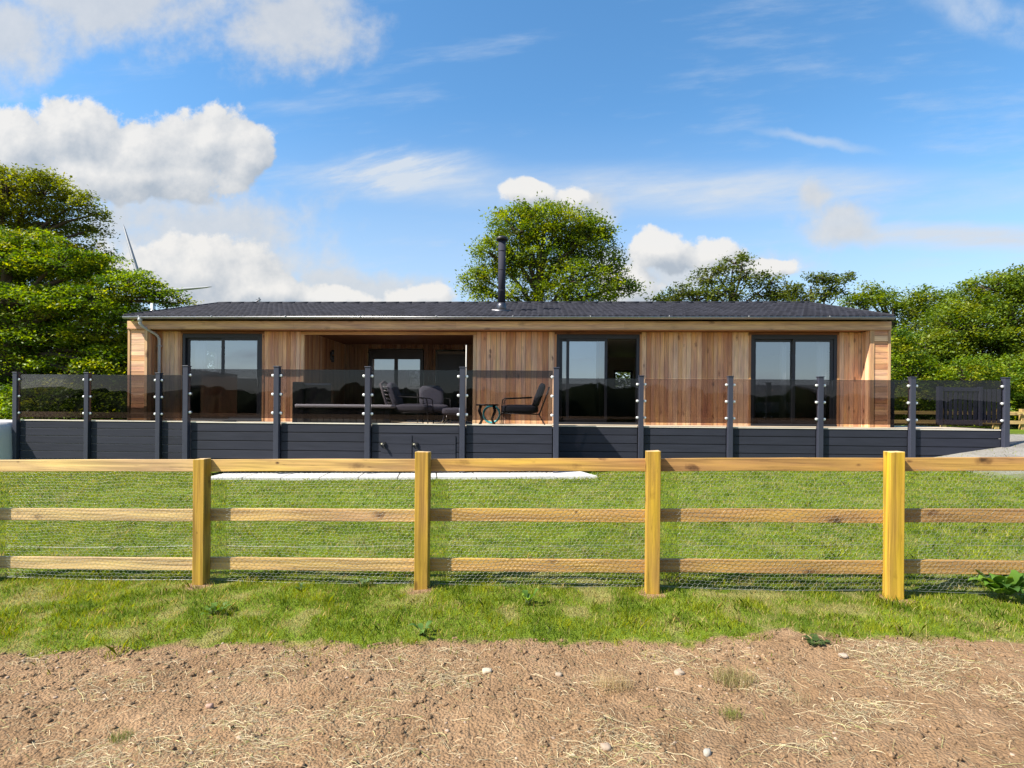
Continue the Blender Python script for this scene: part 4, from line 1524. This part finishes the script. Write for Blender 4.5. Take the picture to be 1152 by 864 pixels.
# hedge seen low under the left trees and past the lodge
def hedge(name, label, x0, x1, y, h0, seed):
    g = np.random.default_rng(seed)
    n = int((x1 - x0) * (3600 if 'behind the lodge' in label else 2200))
    x = g.uniform(x0, x1, n)
    hh = h0 * (.75 + .5 * fbm(x * .5, x * 0, seed, 3))
    z = ground_h(x, x * 0 + y) + g.uniform(0, 1, n) ** .8 * hh
    C = np.stack([x, y + g.normal(size=n) * (1.6 if 'behind the lodge' in label else .55), z], -1)
    tone = fbm(x * 1.7, z * 2.2, seed + 3, 3)[:, None]
    cols = (np.array([[.030, .055, .012]]) * (1 - tone) + np.array([[.085, .11, .02]]) * tone) * g.uniform(.7, 1.3, (n, 1))
    V, F_, CC = leaf_cloud(C, n, .17, cols, seed + 1)
    o = np_mesh(name, V, F_, CC, M_LEAF)
    tag(o, label, 'hedge')


hedge('hedge', 'dark leafy hedge under the big trees left of the lodge', -26, -9.9, 21.5, 3.4, 91)
hedge('hedge', 'bright leafy hedge behind the lodge, glimpsed through the open middle door', -9.4, 9.2, 27, 4.2, 97)
hedge('hedge', 'leafy hedge along the back behind the right end of the deck', 9.5, 26, 24.5, 3.2, 95)


# ------------------------------------------------------------------ grass
def build_grass():
    g = np.random.default_rng(5)
    parts = []

    def region(n, x0, x1, y0, y1, h, w):
        x, y = g.uniform(x0, x1, n), g.uniform(y0, y1, n)
        e = dirt_edge(x)
        thin = sstep(-.12, .24, y - e + (fbm(x * 9, y * 9, 4, 3) - .5) * .40) * .9 + .10 * sstep(-.55, .05, y - e) * sstep(.56, .68, fbm(x * 12, y * 12, 14, 2))
        patch = fbm(x * 4.1, y * 3.0, 13, 5)
        fine = fbm(x * 8, y * 8, 19, 3)
        dry = np.clip(sstep(.46, .66, patch) * .75 + sstep(.50, .66, fine) * .55, 0, 1)
        dry = dry * (1 - .6 * sstep(4.6, 5.6, y))
        foot = np.min([np.hypot(x - fp(ps, .02).x, y - fp(ps, .02).y) for ps, _ in FPOSTS], axis=0)
        thin = thin * sstep(.04, .11, foot + (vn(x * 30, y * 30, 7) - .5) * .10)
        keep = (g.uniform(size=n) < thin * (1 - .50 * dry)) & (np.abs(x) < y * 1.06 + .4)
        gv = (x > 8.9) & (y > 9.9)
        # keep clear of the paving
        t = (x + 6.1) / 7.76
        on = (t > 0) & (t < 1) & (y > 10.94 - .39 * t - .01) & (y < 11.86 - .40 * t)
        s_ = x * 1.0
        dline = np.where(x < -6.6, 13.15 + .0 - .045 * x * 1, np.where(x < 1.05, 11.25 - .045 * x, 12.55 - .045 * x))
        keep &= ~on & (y < dline) & ~(gv & (g.uniform(size=n) < .93))
        x, y, dry, patch, fine = x[keep], y[keep], dry[keep], patch[keep], fine[keep]
        n = len(x)
        z = ground_h(x, y, True)
        hh = h * g.uniform(.4, 1.35, n) * (1 - .45 * dry) * (.55 + .8 * fine) * (1 + .9 * sstep(.60, .74, fbm(x * 5, y * 5, 101, 3)))
        ang = g.uniform(0, 2 * PI, n)
        lean = g.uniform(.15, .95, n) * hh
        la = g.uniform(0, 2 * PI, n)
        ww = w * g.uniform(.7, 1.3, n)
        b = np.stack([x, y, z - .004], -1)
        sx = np.stack([np.cos(ang) * ww / 2, np.sin(ang) * ww / 2, 0 * x], -1)
        mid = b + np.stack([np.cos(la) * lean * .35, np.sin(la) * lean * .35, hh * .6], -1)
        tip = b + np.stack([np.cos(la) * lean, np.sin(la) * lean, hh], -1)
        V = np.stack([b - sx, b + sx, mid + sx * .75, tip, mid - sx * .75], 1)
        straw = (g.uniform(size=n) < dry * .75 + .04)[:, None]
        tone = np.clip(.5 + (fbm(x * 5.3, y * 5.3, 51, 4) - .5) * 2.6 + g.normal(size=n) * .2, 0, 1)[:, None]
        c = np.array([[.070, .125, .006]]) * (1 - tone) + np.array([[.250, .275, .012]]) * tone
        c = np.where(straw, np.array([[.34, .28, .10]]), c) * g.uniform(.75, 1.3, (n, 1))
        parts.append((V, c))
    region(115000, -5.0, 5.0, 3.0, 5.0, .044, .0040)
    region(130000, -8.0, 8.0, 5.0, 7.6, .036, .0055)
    region(170000, -13.5, 13.5, 7.6, 13.4, .036, .009)
    V = np.concatenate([p[0] for p in parts])
    c = np.concatenate([p[1] for p in parts])
    n = len(V)
    F_ = np.arange(n)[:, None] * 5 + np.array([[0, 1, 2, 3, 4]])
    o = np_mesh('grass', V.reshape(-1, 3), F_, c, M_GRASS)
    tag(o, 'short sunlit lawn grass with dry patches on both sides of the fence', 'grass', kind='stuff')


build_grass()


# ------------------------------------------------------------------ straw, clods and stones on the bare soil
def build_straw():
    g = np.random.default_rng(8)
    n = 120000
    x, y = g.uniform(-4.2, 4.2, n), g.uniform(1.8, 3.9, n)
    dens = sstep(.42, .68, fbm(x * 2.3, y * 3.4, 61, 5)) ** 1.5 * .8 + .10
    keep = (g.uniform(size=n) < dens) & (y < dirt_edge(x) - .05) & (np.abs(x) < y * 1.0 + .3)
    x, y = x[keep], y[keep]
    n = len(x)
    L = np.where(g.uniform(size=n) < .07, g.uniform(.08, .20, n), g.uniform(.012, .065, n))
    a = g.normal(0, .75, n) + np.where(g.uniform(size=n) < .25, g.uniform(0, PI, n), 0)
    bend = g.normal(0, .22, n)
    w = g.uniform(.0005, .0016, n)
    pts = []
    k = 6
    px_, py_, an = x.copy(), y.copy(), a.copy()
    lift = g.uniform(.000, .006, n)
    arch = np.abs(g.normal(0, .012, n)) * (L / .12)
    for i in range(k):
        pts.append(np.stack([px_, py_, ground_h(px_, py_, True) + lift + arch * math.sin(PI * i / (k - 1))], -1))
        px_ = px_ + np.cos(an) * L / (k - 1)
        py_ = py_ + np.sin(an) * L / (k - 1)
        an = an + bend / (k - 1) + g.normal(0, .07, n)
    P_ = np.stack(pts, 1)
    d = np.stack([-np.sin(a) * w, np.cos(a) * w, 0 * w], -1)[:, None, :] * .5
    tw = np.stack([0 * w, 0 * w, g.uniform(-.6, .6, n) * w], -1)[:, None, :]
    V = np.concatenate([P_ - d - tw, P_ + d + tw], 1)
    F_ = np.concatenate([np.arange(n)[:, None] * 2 * k + np.array([[i, i + 1, k + i + 1, k + i]]) for i in range(k - 1)])
    c = np.array([[.50, .415, .255]]) * g.uniform(.45, 1.25, (n, 1)) + np.where(g.uniform(size=(n, 1)) < .18, np.array([[-.08, -.02, -.08]]), 0)
    c = np.clip(np.tile(c, (k - 1, 1)), .02, 1)
    o = np_mesh('straw', V.reshape(-1, 3), F_, c, M_STRAW)
    tag(o, 'pale dry straw and dead stalks strewn over the bare soil', 'straw', kind='stuff')


def ico():
    import bmesh
    bm = bmesh.new()
    bmesh.ops.create_icosphere(bm, subdivisions=2, radius=1)
    v = np.array([p.co[:] for p in bm.verts])
    bm.verts.index_update()
    f = np.array([[q.index for q in fc.verts] for fc in bm.faces])
    bm.free()
    return v, f


ICO_V, ICO_F = ico()


def lumps(n, r0, r1, y1, colf, seed, name, label, cat, squash=.65, mat=None):
    g = np.random.default_rng(seed)
    x, y = g.uniform(-4.2, 4.2, n), g.uniform(1.8, y1, n)
    keep = (y < dirt_edge(x) + .06) & (np.abs(x) < y * 1.0 + .3) & (g.uniform(size=n) < .25 + 1.1 * sstep(.35, .62, fbm(x * 2.3, y * 3, seed, 3)))
    x, y = x[keep], y[keep]
    n = len(x)
    r = r0 + (r1 - r0) * g.uniform(size=n) ** 3
    sc_ = np.stack([r * g.uniform(.7, 1.3, n), r * g.uniform(.7, 1.3, n), r * squash * g.uniform(.7, 1.2, n)], -1)
    rad = 1 + g.normal(0, .16, (n, len(ICO_V)))
    V = ICO_V[None] * rad[:, :, None] * sc_[:, None, :]
    a = g.uniform(0, 2 * PI, n)
    ca, sa = np.cos(a)[:, None], np.sin(a)[:, None]
    V = np.stack([V[:, :, 0] * ca - V[:, :, 1] * sa, V[:, :, 0] * sa + V[:, :, 1] * ca, V[:, :, 2]], -1)
    V = V + np.stack([x, y, ground_h(x, y, True) + r * .05], -1)[:, None, :]
    F_ = (np.arange(n)[:, None, None] * len(ICO_V) + ICO_F[None]).reshape(-1, 3)
    c = np.repeat(colf(g, n), len(ICO_F), 0)
    o = np_mesh(name, V.reshape(-1, 3), F_, c, mat or M_STONE)
    tag(o, label, cat, kind='stuff')


build_straw()
lumps(17000, .0015, .016, 3.75, lambda g, n: np.array([[.275, .175, .098]]) * g.uniform(.7, 1.2, (n, 1)), 71, 'soil_clods', 'crumbly reddish brown clods on the bare soil', 'soil', .7, M_GROUND)
lumps(1700, .002, .011, 3.75, lambda g, n: np.array([[.36, .265, .19]]) * g.uniform(.65, 1.2, (n, 1)), 73, 'gravel', 'small pale stones scattered over the bare soil', 'gravel', .6)


def stone(px, py, w, h, tone, label, seed):
    g = np.random.default_rng(seed)
    dx, dy = (px - X0) / F, -(py - HY) / F
    Yd = (0 - ZC) / dy
    x = dx * Yd
    z = float(ground_h(x, Yd, True))
    Yd = (z - ZC) / (dx * ROLL + dy)
    x = dx * Yd
    k = Yd / F
    V = ICO_V * (1 + g.normal(0, .20, (len(ICO_V), 1)))
    V = np.clip(V, -.8, .62) * np.array([w * k * .5, w * k * .4, h * k * .62])
    o = np_mesh('stone', V, ICO_F, np.tile(np.array([tone]), (len(ICO_F), 1)), M_STONE)
    o.location = (x, Yd, z + h * k * .12)
    tag(o, label, 'stone', 'larger stones on the bare soil')


stone(551, 757, 15, 9, (.44, .37, .27), 'palest flat stone below the second fence post from the left, on bare soil', 1)
stone(631, 760, 10, 6, (.33, .26, .19), 'small pale stone right of the palest flat stone on bare soil', 2)
stone(767, 758, 15, 7, (.33, .26, .19), 'flat buff stone near the dried grass tuft, on its left', 3)
stone(799, 849, 12, 11, (.34, .31, .26), 'upright grey-white stone at the very bottom right of centre', 4)
stone(685, 842, 16, 9, (.30, .23, .17), 'blunt tan stone low in the middle of the bare soil', 5)
stone(239, 796, 10, 8, (.36, .23, .17), 'pinkish stone on the straw at the left', 6)
stone(951, 738, 13, 5, (.36, .29, .22), 'thin pale slab of stone by the dark flat weed', 7)


# ------------------------------------------------------------------ weeds
def ground_at(px, py):
    dx, dy = (px - X0) / F, -(py - HY) / F
    z = 0.0
    for _ in range(4):
        Yd = (z - ZC) / (dx * ROLL + dy)
        x = (dx - dy * ROLL) * Yd
        z = float(ground_h(x, Yd, True))
    return Vector((x, Yd, z))


def weed(name, px, py, n, length, width, rise, cols, label, cat, seed, spread=(0, 2 * PI), curl=.5, wavy=.0):
    rn = random.Random(seed)
    b = ground_at(px, py)
    mb = MB()
    for i in range(n):
        a = spread[0] + (spread[1] - spread[0]) * (i + rn.uniform(-.35, .35)) / n
        L = length * rn.uniform(.6, 1.15)
        W_ = width * rn.uniform(.75, 1.2)
        up = rise * rn.uniform(.6, 1.2)
        dirv = Vector((math.cos(a), math.sin(a), 0))
        side = Vector((-math.sin(a), math.cos(a), 0))
        k = 8
        c0 = Vector((rn.uniform(-.02, .02), rn.uniform(-.02, .02), 0))
        stem = L * .35
        vs = []
        for j in range(k + 1):
            t = j / k
            r_ = stem + (L - stem) * t
            el = up * math.sin(min(1, .25 + t * .75) * PI * (.5 + curl * .35)) * 1.0
            p = c0 + dirv * r_ * .8 + Vector((0, 0, el))
            wd = W_ * (math.sin(PI * (t ** .75)) * .95 + .05) * (1 + wavy * math.sin(j * 2.4 + i))
            sag = W_ * .22
            vs += [p - side * wd * .5 + Vector((0, 0, -sag * .2 + sag * wavy * rn.uniform(-1, 1))), p + Vector((0, 0, -sag * .6)), p + side * wd * .5 + Vector((0, 0, -sag * .2 + sag * wavy * rn.uniform(-1, 1)))]
        fs = []
        for j in range(k):
            for q in range(2): fs.append((j * 3 + q, j * 3 + q + 1, j * 3 + q + 4, j * 3 + q + 3))
        mb.add(vs, fs, jit(rn.choice(cols), .2))
        mb.tube([c0, c0 + dirv * stem * .4 + Vector((0, 0, up * .35)), Vector(vs[1])], [.006, .005, .003], 5, (.12, .16, .05))
    o = mb.build(name, M_LEAF, None, True)
    o.location = b
    return tag(o, label, cat)


DK = [(.09, .18, .025), (.16, .27, .04), (.06, .13, .025)]
weed('dock_plant', 1128, 676, 24, .24, .125, .20, DK, 'large leafy green dock plant at the foot of the fence on the far right', 'plant', 1, wavy=.18)
weed('weed', 918, 724, 12, .10, .05, .025, [(.05, .085, .02), (.07, .11, .03)], 'dark flat weed lying where the grass meets the bare soil', 'weed', 2, wavy=.3)
weed('dandelion_plant', 243, 690, 12, .12, .035, .055, [(.09, .18, .03), (.13, .22, .04)], 'low rosette weed in the grass below the leftmost fence post', 'weed', 3, wavy=.4)
weed('dock_seedling', 476, 714, 6, .13, .035, .08, [(.14, .24, .05), (.10, .19, .04)], 'pale green seedling with strap leaves at the grass edge', 'weed', 4)
weed('weed', 594, 681, 6, .10, .05, .10, [(.20, .30, .03), (.10, .19, .03)], 'yellow-green upright sprout in the grass between the two middle posts', 'weed', 5)
weed('weed', 408, 660, 9, .085, .045, .06, [(.12, .20, .08), (.18, .26, .12)], 'small grey-green weed under the netting left of the second post', 'weed', 6)
weed('weed', 338, 664, 6, .07, .03, .05, [(.07, .13, .03)], 'small weed midway between the two leftmost posts', 'weed', 7)


def tuft(name, px, py, n, length, cols, label, seed):
    g = np.random.default_rng(seed)
    b = ground_at(px, py)
    a = g.uniform(0, 2 * PI, n)
    r0 = g.uniform(0, 1, n) ** .6 * length * .75
    a0 = g.uniform(0, 2 * PI, n)
    p = np.stack([np.cos(a0) * r0 * 1.4, np.sin(a0) * r0, 0 * r0], -1)
    h = length * g.uniform(.15, .85, n)
    ln = length * g.uniform(.1, .8, n)
    rows = []
    k = 5
    sd = np.stack([-np.sin(a), np.cos(a), 0 * a], -1) * (g.uniform(.0005, .0013, n))[:, None]
    for i in range(k):
        t = i / (k - 1)
        q = p + np.stack([np.cos(a + .5 * t) * ln * t ** 1.3, np.sin(a + .5 * t) * ln * t ** 1.3, h * math.sin(t * PI * .62)], -1)
        rows += [q - sd * (1 - t * .7), q + sd * (1 - t * .7)]
    V = np.stack(rows, 1)
    F_ = np.concatenate([np.arange(n)[:, None] * 2 * k + np.array([[2 * i, 2 * i + 1, 2 * i + 3, 2 * i + 2]]) for i in range(k - 1)])
    cc = np.array(cols)[g.integers(0, len(cols), n)] * g.uniform(.6, 1.3, (n, 1))
    o = np_mesh(name, V.reshape(-1, 3), F_, np.tile(cc, (k - 1, 1)), M_GRASS)
    o.location = b
    return tag(o, label, 'grass tuft')


tuft('grass_tuft', 824, 768, 420, .105, [(.42, .34, .17), (.34, .28, .12), (.20, .20, .06)], 'largest dried grass tuft on the bare soil right of centre', 1)
tuft('grass_tuft', 824, 806, 140, .06, [(.14, .17, .03), (.25, .24, .07)], 'small green grass tuft below the largest dried tuft', 2)
tuft('grass_tuft', 900, 792, 60, .07, [(.45, .36, .2), (.25, .2, .1)], 'wispy dead tuft right of the small green tuft', 3)
tuft('grass_tuft', 138, 832, 160, .05, [(.10, .15, .03), (.2, .2, .06)], 'green tuft among straw at the lower left', 4)
tuft('grass_tuft', 690, 775, 220, .10, [(.46, .37, .19), (.40, .30, .14)], 'straw-coloured tuft on the soil left of the largest dried tuft', 5)
